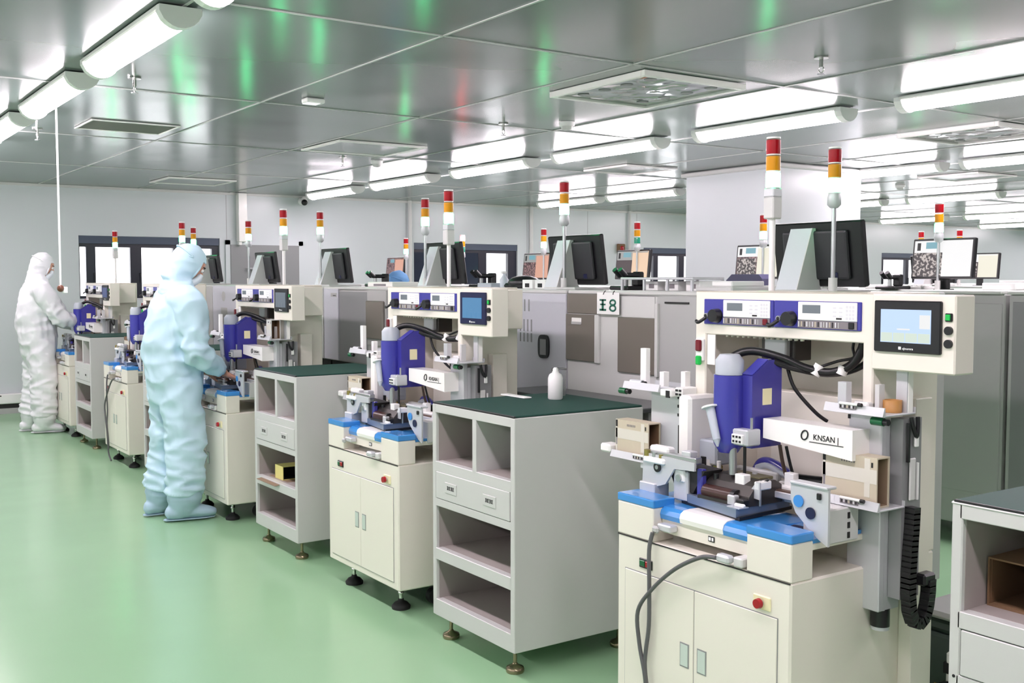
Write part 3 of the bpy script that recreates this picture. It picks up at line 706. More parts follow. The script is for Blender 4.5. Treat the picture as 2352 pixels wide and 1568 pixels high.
for y, lb, sk in zip(MY[1:], ML[1:], (('power_lead',), ('power_lead',), (), ('power_lead',))):
    mach.append(dup(m1, (FX, y, 0), lb, skip=sk))
for o, dy, z1 in zip(mach, MTW, (1.984, 1.952, 1.97, 1.98, 1.985)):
    signal_tower(o, .61, dy, 1.458, z1, 'bar')
for o, s in zip(mach[1:], ('s_hmib', 's_hmig', 's_hmin', 's_hmin')):
    paint(child(o, 'display'), s); paint(child(o, 'menu_keys'), s); paint(child(o, 'menu_keys'), s, 1)
paint(child(mach[1], 'touch_panel'), 'dblue')
# ================================================================ grey shelf cabinets between the machines
def make_cabinet(style):
    t = thing('shelf_cabinet', 'x', 'cabinet')
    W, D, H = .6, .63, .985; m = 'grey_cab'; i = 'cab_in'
    b = MB()
    b.box(0, D, 0, .028, .10, H, m, .003).box(0, D, W-.028, W, .10, H, m, .003)
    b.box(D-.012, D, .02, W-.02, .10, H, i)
    b.box(0, D, .02, W-.02, .10, .17, m, .002)
    b.box(0, D, .02, W-.02, .95, H, m, .002)
    if style == 'two':
        b.box(0, D-.01, .02, W-.02, .705, .748, m, .002).box(0, D-.01, .264, .292, .74, .955, m, .002)
        b.box(0, D-.01, .02, W-.02, .562, .594, m, .002).box(0, D-.01, .02, W-.02, .336, .385, m, .002)
        dz = (.594, .708)
    else:
        b.box(0, D-.01, .02, W-.02, .695, .735, m, .002).box(0, D-.01, .02, W-.02, .55, .585, m, .002).box(0, D-.01, .02, W-.02, .33, .37, m, .002)
        dz = (.585, .695)
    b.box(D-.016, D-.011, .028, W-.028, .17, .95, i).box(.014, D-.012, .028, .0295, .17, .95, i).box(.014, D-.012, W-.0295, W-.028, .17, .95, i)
    for z_ in ((.17, .385, .748) if style == 'two' else (.17, .37, .735)): b.box(.03, D-.012, .029, W-.029, z_, z_+.0008, i)  # lining of sides, back and shelf tops carries the interior shade as colour
    b.done('carcass', t)
    d = MB().box(-.002, .3, .031, W-.031, dz[0]+.002, dz[1]-.002, m, .002)
    d.box(.002, .006, .03, W-.03, dz[0]-.001, dz[0]+.003, 'slot').box(.002, .006, .03, W-.03, dz[1]-.003, dz[1]+.001, 'slot')
    d = d.done('drawer', t)
    if style == 'two':
        rnd = random.Random(5)
        for yc in (.45, .165):
            MB().box(-.0045, -.0015, yc-.045, yc+.045, .628, .672, 'grey_cab', .002).done('label_plate', d)
            g = MB()
            for k in range(4):                                    # four blocky black characters
                y0 = yc+.026-k*.014
                g.box(-.0052, -.0043, y0-.011, y0, .655, .6575, 'ink').box(-.0052, -.0043, y0-.0095, y0-.0015, .6495, .652, 'ink').box(-.0052, -.0043, y0-.011, y0, .643, .6455, 'ink')
                g.box(-.0052, -.0043, y0-.0065, y0-.0042, .643, .659, 'ink').box(-.0052, -.0043, y0-.011+.007*(k % 2), y0-.0088+.007*(k % 2), .643, .6575, 'ink')
            g.done('black_characters', d)
    else:
        hp = MB().box(-.005, -.0015, .20, .40, .605, .672, m, .003); hp = hp.done('handle_plate', d)
        sl = [(.245, .638+.0)]
        pr = [(.245+.11+.016*math.cos(a), .636+.016*math.sin(a)) for a in [(-PI/2+PI*q/8) for q in range(9)]]+[(.245+.016*math.cos(a), .636+.016*math.sin(a)) for a in [(PI/2+PI*q/8) for q in range(9)]]
        MB().prism(pr, 'x', -.0062, -.0045, 'mgrey').done('pull_recess', hp)
        MB().cyl((-.001, .585, .58), (.001, .585, .58), .004, 'ink', n=8).done('screw', t)
    mt = MB().box(.004, D, .006, W-.006, H, H+.008, 'gmat', .003).box(.0, .010, .004, W-.004, H-.0005, H+.0075, 'black', .002)
    if style != 'two': mt.box(-.002, D+.002, -.002, W+.002, H-.004, H+.003, 'pgrey', .003)
    mt.done('top_mat', t)
    for x, y in ((.055, .075), (.055, .545), (.57, .075), (.57, .545)):
        MB().cyl((x, y, .03), (x, y, .102), .0075, 'bronze', n=10).lathe([(.034, 0), (.036, .005), (.036, .012), (.033, .02), (.012, .03), (.009, .036)], (x, y, 0), 'bronze', n=22).done('levelling_foot', t)
    return t
c1 = make_cabinet('two')
c1.location = (FX, 3.216, 0); c1['label'] = 'large light grey shelf cabinet in front with a white bottle on its green top'; c1['group'] = 'grey shelf cabinets in the front row'
dup(c1, (FX, 5.232, 0), 'light grey shelf cabinet with a yellow box in its open shelf, second from the front')
dup(c1, (FX, 7.5, 0), 'light grey shelf cabinet mostly hidden behind the person in pale blue')
dup(c1, (FX, 9.72, 0), 'light grey shelf cabinet nearest to the person in white, farthest of its kind')
r0 = make_cabinet('one')
r0.location = (FX, .835, 0); r0['label'] = 'light grey cabinet at the right edge holding a brown carton above its drawer'; r0['group'] = 'grey shelf cabinets in the front row'

def open_carton(name, label, cat, loc, size, outer, inner, opening='-y', rz=0., group=None, tapes=True):
    sx, sy, sz = size; w = .004
    t = thing(name, label, cat, loc, rz, group)
    b = MB()
    b.box(0, sx, 0, sy, 0, w, outer).box(0, sx, 0, sy, sz-w, sz, outer)
    if opening == '-y':
        b.box(0, w, 0, sy, w, sz-w, outer).box(sx-w, sx, 0, sy, w, sz-w, outer).box(w, sx-w, sy-w, sy, w, sz-w, outer)
        b.box(w, w+.001, w, sy-w, w, sz-w, inner).box(sx-w-.001, sx-w, w, sy-w, w, sz-w, inner).box(w, sx-w, sy-w-.001, sy-w, w, sz-w, inner).box(w, sx-w, w, sy-w, w, w+.001, inner)
    else:
        b.box(0, sx, 0, w, w, sz-w, outer).box(0, sx, sy-w, sy, w, sz-w, outer).box(sx-w, sx, w, sy-w, w, sz-w, outer)
        b.box(0.01, sx-w, w, w+.001, w, sz-w, inner).box(.01, sx-w, sy-w-.001, sy-w, w, sz-w, inner).box(sx-w-.001, sx-w, w, sy-w, w, sz-w, inner).box(.01, sx-w, w, sy-w, w, w+.001, inner)
    b.done('carton', t)
    if tapes:
        k = MB().box(-.0008, .0005, -.0, sy, sz*.48, sz*.76, 'tape').box(-.0008, .0005, sy*.94, sy*.99, 0, sz, 'tape').box(-.0009, .0005, sy*.12, sy*.22, sz*.2, sz*.97, 'tape').box(-.001, .0006, sy*.94, sy*.99, sz*.8, sz*.98, 'ink').box(-.001, .0006, sy*.945, sy*.98, sz*.3, sz*.5, 'label')
        for i in range(6): k.box(-.0011, .0004, sy*.4+i*sy*.045, sy*.42+i*sy*.045, sz*.84, sz*.9, 'label')
        k.box(-.0011, .0004, sy*.07, sy*.1, sz*.8, sz*.9, 'ink')
        k.done('packing_tape', t)
    return t
CG = 'taped magazine cartons on the lower trays'
X0 = FX+.2455
open_carton('carton', 'taped open carton on the right tray of the nearest machine', 'box', (X0, 1.822, .8685), (.056, .185, .14), 'card', 'cardin', group=CG)
open_carton('carton', 'taped open carton on the left tray of the nearest machine beside the grey cabinet', 'box', (X0, 2.755, .8685), (.056, .175, .13), 'card', 'cardk', group=CG)
open_carton('carton', 'open carton on the left tray of the second machine beside the green topped cabinet', 'box', (X0, 4.965, .8685), (.056, .16, .12), 'card', 'cardk', group=CG)
open_carton('carton', 'brown speckled carton on the left tray of the fourth machine beside the far cabinet', 'box', (X0, 9.39, .8685), (.056, .16, .13), 'cardk', 'cardin', group=CG)
open_carton('carton', 'open grey carton on the upper right tray of the third machine', 'box', (FX+.262, 6.22, 1.1285), (.06, .08, .12), 'pgrey', 'cardk')
open_carton('carton', 'brown open carton lying in the shelf of the cabinet at the right edge', 'box', (FX+.095, 1.30, .7355), (.26, .10, .115), 'cardk', 'cardk', '-x', tapes=False)
open_carton('carton', 'yellow and black box in the middle shelf of the second cabinet', 'box', (FX+.045, 5.535, .3868), (.12, .11, .076), 'lid', 'slot', tapes=False)
t = thing('paper_sheet', 'brown paper sheet hanging over the shelf edge under the yellow box', 'paper', (FX, 5.3, .3855))
MB().prism([(-.03, -.012), (-.028, -.014), (.05, 0), (.22, .0), (.22, .0012), (.05, .0012)], 'y', .17, .44, 'cardin').done('sheet', t)
# white bottle and clear beaker on the first cabinet
t = thing('bottle', 'white plastic bottle standing on the green top of the front cabinet', 'bottle', (2.685, 3.585, .9935))
MB().lathe([(.028, 0), (.032, .004), (.032, .09), (.026, .105), (.014, .113), (.014, .118)], (0, 0, 0), 'white', n=24).done('bottle_body', t)
MB().lathe([(.012, .117), (.012, .128), (.006, .134)], (0, 0, 0), 'white', n=16).done('bottle_cap', t)
t = thing('beaker', 'clear plastic beaker behind the white bottle on the front cabinet', 'beaker', (2.79, 3.70, .9935))
MB().lathe([(.03, 0), (.034, .11), (.036, .118), (.033, .118), (.031, .11), (.028, .004)], (0, 0, 0), 'glassy', n=22).done('beaker_wall', t)
tag(MB().box(-.02, .02, -.09, .09, 0, .006, 'white', .002).done('ruler', loc=(2.6, 3.755, .9936)), 'white plastic strip lying on the back edge of the front cabinet', 'strip')
t = thing('tape_roll', 'roll of brown tape on the upper right tray of the nearest machine', 'tape', (FX+.335, 1.842, 1.1285))
MB().lathe([(.026, 0), (.026, .034), (.019, .034), (.019, 0)], (0, 0, 0), M['tan'] if 'tan' in M else 'cardk', n=24).done('tape_band', t)
# ================================================================ machine row behind (backs towards us)
GX = 3.2
def g_unit(y0, y1, label, segs, name='process_machine', x0=GX, depth=.8, ztop=1.445):
    """segs: (ya, yb, colour, z0, z1, out) panels on the face turned to us"""
    t = thing(name, label, 'machine', (x0, y0, 0), 0, 'grey process machines in the second row')
    L = y1-y0
    b = MB().box(0, depth, .004, L-.004, .93, ztop-.02, 'mgrey', .004).box(-.01, depth+.01, .004, L-.004, ztop-.02, ztop, 'pgrey', .006)
    b.done('upper_body', t)
    MB().box(.05, depth, .01, L-.01, .86, .93, 'slot').done('gap_band', t)
    MB().box(.03, depth, .004, L-.004, .22, .87, 'mgrey', .004).box(.06, depth-.1, .03, L-.03, .12, .22, 'slot').done('lower_body', t)
    for (ya, yb, col, z0, z1, out) in segs:
        MB().box(-out, .012, ya-y0, yb-y0, z0, z1, col, .003).done('side_panel', t)
    for x in (.12, depth-.16):
        for y in (.12, L-.12):
            MB().cyl((x, y, .02), (x, y, .125), .02, 'steel', n=12).cyl((x, y, 0), (x, y, .025), .045, 'rubber', n=16).done('levelling_foot', t)
    return t
gB = g_unit(2.64, 4.165, 'grey machine with reflective brown panels and a lettered sign, behind the nearest dispensing machine',
    [(3.2, 3.512, 'mgrey', .93, 1.425, .012), (3.515, 4.165, 'pgrey', .935, 1.42, .008)])
Y0 = 2.64
MB().box(-.0165, -.011, 3.31-Y0, 3.46-Y0, 1.392, 1.40, 'slot').done('vent_slot', gB)
for ya, yb, z0, z1, m_ in ((3.905, 4.162, 1.333, 1.427, 'smoky'), (3.526, 3.754, 1.324, 1.42, 'pgrey')):
    MB().box(-.014, -.006, ya-Y0, yb-Y0, z0, z1, m_, .002).done('upper_window', gB)
dr = MB().box(-.022, -.006, 3.914-Y0, 4.162-Y0, 1.105, 1.329, 'smoky', .003).box(-.024, -.006, 3.906-Y0, 3.938-Y0, 1.10, 1.329, 'pgrey', .003).done('access_panel', gB)
MB().box(-.0245, -.021, 4.036-Y0, 4.112-Y0, 1.283, 1.312, 'whitem', .002).box(-.0255, -.024, 4.036-Y0, 4.112-Y0, 1.28, 1.293, 'mgrey').done('pull_handle', dr)
dr = MB().box(-.022, -.006, 3.5-Y0, 3.77-Y0, 1.072, 1.324, 'smoky', .003).box(-.025, -.006, 3.496-Y0, 3.515-Y0, 1.066, 1.391, 'pgrey', .002).done('access_panel', gB)
MB().box(-.0245, -.021, 3.542-Y0, 3.564-Y0, 1.086, 1.092, 'whitem', .001).done('sticker', dr)
MB().box(.01, .79, -.012, .006, .24, 1.40, 'mgrey', .002).done('end_panel', gB)
sg = thing('sign', 'white hanging card with green characters on the grey machine', 'sign', (GX-.028, 3.83, 1.384))
MB().box(-.001, .001, -.080, .080, -.049, .052, 'white').done('card', sg)
MB().tube([(-.002, .033, .043), (0, .028, .054), (.006, .026, .06)], .0024, 'ink', n=6).done('hook', sg)
MB().tube([(-.002, -.037, .043), (0, -.039, .054), (.006, -.039, .06)], .0024, 'ink', n=6).done('hook', sg)
ch = MB()
def bar(y0, y1, z0, z1): ch.box(-.0022, -.0008, y0, y1, z0, z1, 'gink')
bar(.013, .06, .013, .021); bar(.013, .06, -.033, -.024); bar(.030, .044, -.033, .021); bar(.017, .056, -.007, 0)
ch.done('green_character', sg)
ch = MB()
for zc, r in ((.0065, .0145), (-.0195, .0158)):
    ch.tube([(-.0015, -.036+r*1.3*math.cos(a), zc+r*.8*math.sin(a)) for a in [2*PI*q/18 for q in range(19)]], .0046, 'gink', n=6)
ch.done('green_character', sg)
gA = g_unit(4.17, 5.6, 'pale lavender grey machine with vent slots and a black handle, behind the front cabinet', [(4.173, 5.59, 'lav', .65, 1.425, .012)])
for z0, z1, ys in ((1.333, 1.394, (4.557, 4.519, 4.481)), (1.229, 1.291, (4.557, 4.525, 4.492, 4.459)), (1.175, 1.221, (4.557, 4.525, 4.492, 4.459))):
    for y in ys: MB().box(-.0135, -.011, y-4.17, y+.0095-4.17, z0, z1, 'dgrey').done('vent_slot', gA)
pts = [(.18+.045*math.copysign(abs(math.cos(a))**.6, math.cos(a)), 1.158+.06*math.copysign(abs(math.sin(a))**.6, math.sin(a))) for a in [2*PI*i/24 for i in range(24)]]
h = MB().prism(pts, 'x', -.022, -.011, 'black').done('recessed_handle', gA)
MB().box(-.0245, -.02, .155, .205, 1.115, 1.196, 'dgrey', .008).done('latch', h)
gC = g_unit(5.605, 7.01, 'grey machine with a brown reflective panel and a recessed panel, behind the second dispensing machine',
    [(6.06, 6.325, 'mgrey', 1.066, 1.425, .012), (6.336, 6.765, 'dgrey', .935, 1.413, .004), (6.77, 7.0, 'lav', .935, 1.43, .012)])
MB().box(-.03, -.01, 6.076-5.605, 6.315-5.605, 1.11, 1.357, 'smoky', .006).done('access_panel', gC)
MB().box(-.0138, -.0115, 6.79-5.605, 6.88-5.605, 1.375, 1.402, 'mgrey').box(-.0145, -.0135, 6.80-5.605, 6.845-5.605, 1.381, 1.386, 'ink').done('name_plate', gC)
gD = g_unit(7.015, 8.45, 'grey machine standing behind the third dispensing machine', [(7.02, 8.445, 'pgrey', .935, 1.425, .010)])
gE = g_unit(8.455, 9.895, 'pale grey machine right behind the person in pale blue', [(8.735, 9.35, 'lav', .65, 1.44, .012), (9.365, 9.885, 'mgrey', .65, 1.435, .010)])
MB().cyl((-.0135, 9.07-8.455, 1.348), (-.0115, 9.07-8.455, 1.348), .043, 'mgrey', n=24).done('round_mark', gE)
MB().box(-.0135, -.0115, 8.98-8.455, 9.135-8.455, 1.11, 1.25, 'mgrey').done('name_plate', gE)
gF = g_unit(9.9, 11.33, 'grey machine in the second row behind the fourth dispensing machine', [(9.91, 11.32, 'pgrey', .935, 1.425, .010)])
GT = [(gB, 2.665), (gA, 4.355), (gC, 5.775), (gD, 7.33), (gE, 8.79), (gF, 10.25)]
for o, y in GT:
    signal_tower(o, .115, y-o.location.y, 1.444, 1.997, 'round')
t = thing('work_shelf', 'dark grey shelf behind the green top of the front cabinet', 'shelf', (2.88, 3.3, 0))
MB().box(0, .28, 0, 1.0, .945, .965, 'dgdk', .004).done('shelf_board', t)
for y in (.05, .95): MB().box(.1, .14, y-.02, y+.02, 0, .945, 'mgrey').box(.02, .24, y-.03, y+.03, 0, .012, 'mgrey').done('shelf_leg', t)

# monitors seen from the back on their fins
def make_monitor_back():
    t = thing('monitor', 'x', 'monitor')
    X = Matrix.Rotation(math.radians(-8), 4, 'Y')
    MB().box(-.012, .016, -.222, .222, .025, .283, 'black', .006, X=X).done('casing', t)
    MB().box(-.03, -.01, -.16, .16, .055, .25, M['dcase'], .012, X=X, seg=2).done('rear_cover', t)
    MB().box(-.034, -.029, -.11, -.08, .06, .085, 'dblue', .003, X=X).done('port_label', t)
    MB().prism([(-.16, 0), (-.07, .255), (-.04, .255), (-.02, .03), (.0, 0)], 'y', .0, .105, M['finw']).prism([(-.16, 0), (-.07, .2552), (-.05, .2552), (-.02, .03), (-.0, 0)], 'y', -.004, .0, 'pgrey').done('fin_stand', t)
    MB().box(-.16, .1, -.16, .1, 0, .012, 'pgrey', .003).done('stand_foot', t)
    return t
M['dcase'] = mat('charcoal_casing', (46, 46, 50), .45)
M['finw'] = mat('pale_steel_fin', (206, 211, 216), .3)
mb = make_monitor_back()
MBK = [(2.83, 'large black monitor seen from behind on a pale fin stand above the nearest machine'),
       (4.40, 'black monitor seen from behind on a fin stand, right of the small salmon screen'),
       (5.74, 'black monitor seen from behind above the second dispensing machine'),
       (7.30, 'black monitor seen from behind on a pale fin stand, second from the grey door'),
       (8.67, 'black monitor seen from behind in front of the grey door'),
       (10.07, 'dark monitor seen edge on right beside the head of the person in pale blue')]
for i, (y, lb) in enumerate(MBK):
    if i == 0: mb.location = (3.455, y, 1.445); mb['label'] = lb; mb['group'] = 'monitors of the second row seen from behind'
    else: dup(mb, (3.455, y, 1.445), lb)

# ================================================================ far rows: machines facing us with lit screens
FXX = 5.5
def f_unit(x0, y0, y1, label, ztop=1.415, group='grey machines in the row across the next aisle', rec=True):
    t = thing('process_machine', label, 'machine', (x0, y0, 0), 0, group)
    L = y1-y0
    MB().box(0, 1.0, .006, L-.006, .11, ztop, 'mgrey', .006).done('body', t)
    if rec:
        MB().box(-.006, .004, .02, L*.28, .3, ztop-.05, 'mgrey', .003).box(-.0045, .003, L*.32, L-.03, .25, ztop-.04, 'dgrey', .002).done('front_panel', t)
    MB().box(-.03, 1.0, .01, L-.01, ztop, ztop+.022, 'pgrey', .006).done('top_cover', t)
    for x in (.12, .88):
        for y in (.12, L-.12): MB().cyl((x, y, 0), (x, y, .112), .03, 'steel', n=10).done('levelling_foot', t)
    return t
FL = {0: 'grey machine at the right edge across the next aisle', 1: 'grey machine with a tall recessed panel seen past the right side of the nearest machine',
      2: 'grey machine across the aisle under the white column, hidden but for its top', 3: 'grey machine top seen across the aisle below the small far screens',
      4: 'grey machine across the aisle behind the sign, only its top showing', 5: 'grey machine across the aisle by the person with a blue cap', 6: 'grey machine across the aisle near the far wall'}
fu = []
for i in range(7):
    y = 1.93+1.33*i
    fu.append(f_unit(FXX, y, y+1.32, FL[i]))
FT = [(3.72, 1, 'g', 1.94), (5.06, 2, 'g', 1.94), (6.36, 3, '', 1.945), (7.6, 4, 'g', 1.94), (8.95, 5, 'r', 1.93), (10.1, 6, 'g', 1.935), (2.6, 0, 'g', 1.94)]
for y, i, lit, z in FT:
    signal_tower(fu[i], .06, y-fu[i].location.y, 1.43, z, 'round', lit=lit)

def make_screen():
    t = thing('monitor', 'x', 'monitor')
    X = Matrix.Rotation(math.radians(6), 4, 'Y')
    MB().box(-.012, .018, -.2, .2, .07, .305, 'black', .005, X=X).done('casing', t)
    s = MB()
    def q(y0, y1, z0, z1, m, o=0.): s.box(-.0135-o, -.0115, y0, y1, z0, z1, m, X=X)
    q(.0, .186, .222, .292, 's_grey'); q(.0, .186, .083, .222, 's_brown'); q(-.186, 0, .083, .292, 's_peach')
    q(.145, .168, .235, .28, 'black', .0006); q(.02, .11, .245, .283, 's_cyan', .0006); q(-.18, -.004, .28, .290, 's_grey', .0006); q(.01, .18, .10, .21, 's_specks', .0006)
    s.done('screen', t)
    MB().box(.0, .06, -.05, .05, .0, .012, 'black', .003).box(.03, .05, -.03, .03, .01, .12, 'black', .003).done('stand', t)
    return t
ms = make_screen()
# slots of the screen mesh in the order used: grey, brown, peach, black, cyan, specks
SCR = [(3.70, 1.43, 'wide lit monitor with dark chip pictures beside a white page, above the nearest touch panel', ('s_white', 's_dark', 's_white', 's_dark')),
       (5.12, 1.43, 'lit monitor with chip pictures and a cream page between the two nearest signal lamps', ('s_white', 's_specks', 's_cream', 's_dark')),
       (6.43, 1.425, 'lit monitor with a dark brown and a peach half, right of the sign', ('s_grey', 's_brown', 's_peach', 's_brown')),
       (7.73, 1.425, 'lit monitor with a salmon half, behind the lavender machine', ('s_grey', 's_specks', 's_pink', 's_specks')),
       (10.37, 1.43, 'small lit salmon monitor above the blue capped head', ('s_specks', 's_specks', 's_pink', 's_specks'))]
for i, (y, z, lb, cols) in enumerate(SCR):
    if i == 0: o = ms; o.location = (5.56, y, z); o['label'] = lb; o['group'] = 'lit monitors across the aisle'
    else: o = dup(ms, (5.56, y, z), lb)
    sc = child(o, 'screen')
    for slot, c in zip((0, 1, 2, 5), cols): paint(sc, c, slot)
# second block farther to the right
g2 = []
for i, (x, y0, y1, lb) in enumerate(((9.6, 6.6, 8.0, 'pale machine beyond the white column'), (8.9, 3.6, 4.95, 'grey machine in the far rows at the right edge of the photo'), (8.9, 4.96, 6.3, 'grey machine in the far rows just right of the white column'), (12.6, 6.0, 7.4, 'pale machine of the farthest row, nearer the right edge'), (12.6, 7.41, 8.8, 'pale machine of the farthest row, deeper in the room'))):
    g2.append(f_unit(x, y0, y1, lb, group='machines of the far rows', rec=False))
for o, y, lit, order, z in ((g2[2], 5.78, 'g', 'ryg', 1.95), (g2[2], 6.18, '', 'ryg', 1.95), (g2[1], 4.45, 'r', 'rg', 1.91), (g2[1], 4.0, '', 'yg', 2.03), (g2[3], 6.5, 'g', 'yg', 1.75), (g2[0], 6.72, 'g', 'yg', 1.74)):
    signal_tower(o, .06, y-o.location.y, 1.43, z, 'round', lit=lit, order=order)
o = dup(ms, (9.0, 5.62, 1.43), 'lit monitor with a cream half and a dark arch picture, left of the wide monitor', group='lit monitors of the far rows')
for slot, c in zip((0, 1, 2, 5), ('s_white', 's_brown', 's_cream', 's_dark')): paint(child(o, 'screen'), c, slot)
o = dup(ms, (9.0, 3.68, 1.46), 'lit monitor at the very right edge of the photo', group='lit monitors of the far rows')
for slot, c in zip((0, 1, 2, 5), ('s_white', 's_dark', 's_white', 's_dark')): paint(child(o, 'screen'), c, slot)
dup(mb, (8.9, 4.55, 1.437), 'far black monitor seen from behind, right of the wide lit monitor', group='far monitors seen from behind')
dup(mb, (8.9, 6.0, 1.437), 'far black monitor seen from behind, beside the white column', group='far monitors seen from behind')
t = thing('instrument_head', 'black L shaped instrument head on the far machine at the right', 'instrument', (8.95, 4.12, 1.437))
MB().box(-.05, .05, 0, .1, 0, .28, 'black', .01).done('upright', t)
MB().box(-.05, .05, -.1, 0, 0, .13, 'black', .012).done('arm', t)
# a little pump cart between the nearest machine and the right cabinet
t = thing('pump_unit', 'dark green grey pump with yellow hose on the floor between machine and right cabinet', 'pump', (3.2, 1.98, 0))
MB().box(0, .3, 0, .22, .07, .30, M['pumpg'], .01).box(.0, .28, -.02, .22, .30, .36, M['pumpg'], .02).done('pump_body', t)
MB().box(-.03, .3, -.04, .22, .36, .385, 'mgrey', .01).done('pump_lid', t)
MB().box(-.06, .02, .0, .06, .12, .27, 'white', .006).box(-.065, .02, -.004, .064, .2, .235, 'black').done('valve_box', t)
MB().tube([(-.04, .1, .14), (-.09, .12, .1), (-.1, .16, .04), (-.06, .2, .012), (.0, .24, .012)], .012, M['yel'], n=8, sub=5).done('yellow_hose', t)
MB().tube([(-.03, .03, .15), (-.1, .05, .17), (-.12, .08, .07), (-.1, .02, .012), (0, -.06, .012)], .01, 'black', n=8, sub=5).done('black_hose', t)
for x in (.03, .27):
    for y in (.03, .19): MB().cyl((x, y, 0), (x, y, .075), .018, 'rubber', n=12).done('foot', t)
# ================================================================ people
def skin_mesh(tubes, voxel, smooth, mats, fold=None, name='body', decim=None):
    """tubes: lists of (point, ra, rb) rings, ra along the side vector given with the tube; merged into one closed surface"""
    bm = bmesh.new()
    for rings, side in tubes:
        n = 20; N = len(rings); vs = []
        for i, (p, ra, rb) in enumerate(rings):
            p = Vector(p); d = (Vector(rings[min(i+1, N-1)][0])-Vector(rings[max(i-1, 0)][0])).normalized()
            a = Vector(side); a = (a-d*a.dot(d)).normalized(); b = d.cross(a)
            vs.append([bm.verts.new(p+a*math.cos(2*PI*k/n)*ra+b*math.sin(2*PI*k/n)*rb) for k in range(n)])
        for i in range(N-1):
            for k in range(n): bm.faces.new((vs[i][k], vs[i][(k+1) % n], vs[i+1][(k+1) % n], vs[i+1][k]))
        for e, s in ((0, -1), (-1, 1)):                              # rounded ends
            p, ra, rb = rings[e]; q = rings[1 if e == 0 else -2][0]
            d = (Vector(p)-Vector(q)).normalized(); c = bm.verts.new(Vector(p)+d*min(ra, rb)*.45)
            ring = vs[e]
            for k in range(n):
                f = (ring[k], c, ring[(k+1) % n]) if s < 0 else (ring[(k+1) % n], c, ring[k])
                try: bm.faces.new(f)
                except ValueError: pass
    bmesh.ops.recalc_face_normals(bm, faces=bm.faces[:])
    me = bpy.data.meshes.new(name); bm.to_mesh(me); bm.free()
    o = bpy.data.objects.new(name, me); C.objects.link(o)
    r = o.modifiers.new('r', 'REMESH'); r.mode = 'VOXEL'; r.voxel_size = voxel
    s = o.modifiers.new('s', 'SMOOTH'); s.factor = .5; s.iterations = smooth
    bpy.context.view_layer.update()
    m2 = bpy.data.meshes.new_from_object(o.evaluated_get(bpy.context.evaluated_depsgraph_get()))
    o.modifiers.clear(); o.data = m2; bpy.data.meshes.remove(me); m2.name = name
    m2.materials.clear()
    for k in mats: m2.materials.append(M[k])
    if fold:
        nr = [v.normal.copy() for v in m2.vertices]
        for v, nn in zip(m2.vertices, nr):
            v.co += nn*fold(v.co, nn)
    for p in m2.polygons: p.use_smooth = True
    return o
def ridge(p, sc, seed=0.):
    n = noise.noise(Vector(p)*sc+Vector((seed, seed*1.7, -seed)))
    return 1-abs(n)*2.2
def cloth_fold(zones, base=.008):
    """soft folds everywhere, gathered folds near the zones (point, radius, amount, stretch vector)"""
    def f(p, n):
        q = Vector((p.x*5, p.y*5, p.z*2.2))
        d = base*noise.noise(q)*1.4+base*.9*ridge((p.x*7+p.z*3, p.y*7, p.z*5), 1., 3.)
        for c, r, am, st in zones:
            k = max(0, 1-(p-Vector(c)).length/r)
            if k > 0: d += am*k*(ridge((p.x*st[0], p.y*st[1], p.z*st[2]), 1., 9.)-.45)
        return d
    return f

def hand(tubes, wrist, tip_dir, palm_dn, side, curl=.35, s=1.):
    """palm, four fingers and thumb; tip_dir = along the fingers, palm_dn = where the palm looks, side = towards the thumb"""
    t = Vector(tip_dir).normalized(); dn = Vector(palm_dn); dn = (dn-t*dn.dot(t)).normalized(); sd = Vector(side); sd = (sd-t*sd.dot(t)-dn*sd.dot(dn)).normalized()
    w = Vector(wrist); k = w+t*.085*s
    tubes.append(([(w, .026*s, .019*s), (w+t*.03*s, .034*s, .018*s), (w+t*.06*s, .04*s, .0165*s), (k, .039*s, .014*s)], sd))
    for i, (off, ln, r) in enumerate(((.030, .068, .0088), (.0105, .077, .0092), (-.0095, .072, .0088), (-.029, .056, .008))):
        b = k-t*.012*s+sd*off*s; a = curl*(1+.15*i)
        d1 = (t*math.cos(a*.5)+dn*math.sin(a*.5)+sd*off*1.2).normalized(); d2 = (t*math.cos(a*1.3)+dn*math.sin(a*1.3)+sd*off).normalized(); d3 = (t*math.cos(a*2)+dn*math.sin(a*2)).normalized()
        p1 = b+d1*ln*.5*s; p2 = p1+d2*ln*.32*s; p3 = p2+d3*ln*.24*s
        tubes.append(([(b, r*s, r*s), (p1, r*.98*s, r*.95*s), (p2, r*.9*s, r*.88*s), (p3, r*.75*s, r*.72*s)], sd))
    b = w+t*.022*s+sd*.024*s+dn*.006*s; d1 = (t*.62+sd*.72+dn*.25).normalized(); d2 = (t*.85+sd*.4+dn*.35).normalized()
    tubes.append(([(b, .0125*s, .0125*s), (b+d1*.038*s, .0115*s, .0115*s), (b+d1*.038*s+d2*.03*s, .0098*s, .0095*s), (b+d1*.038*s+d2*.052*s, .0075*s, .007*s)], dn))

def limb(pts, rs, side=(0, 1, 0), n=4):
    """smooth tapered tube through joints"""
    out = []; P = [Vector(p) for p in pts]
    for i in range(len(P)-1):
        p0 = P[max(i-1, 0)]; p1 = P[i]; p2 = P[i+1]; p3 = P[min(i+2, len(P)-1)]
        for k in range(n):
            t = k/n; q = .5*((2*p1)+(p2-p0)*t+(2*p0-5*p1+4*p2-p3)*t*t+(3*p1-p0-3*p2+p3)*t**3)
            r = rs[i]*(1-t)+rs[i+1]*t; out.append((q, r, r))
    out.append((P[-1], rs[-1], rs[-1])); return (out, side)

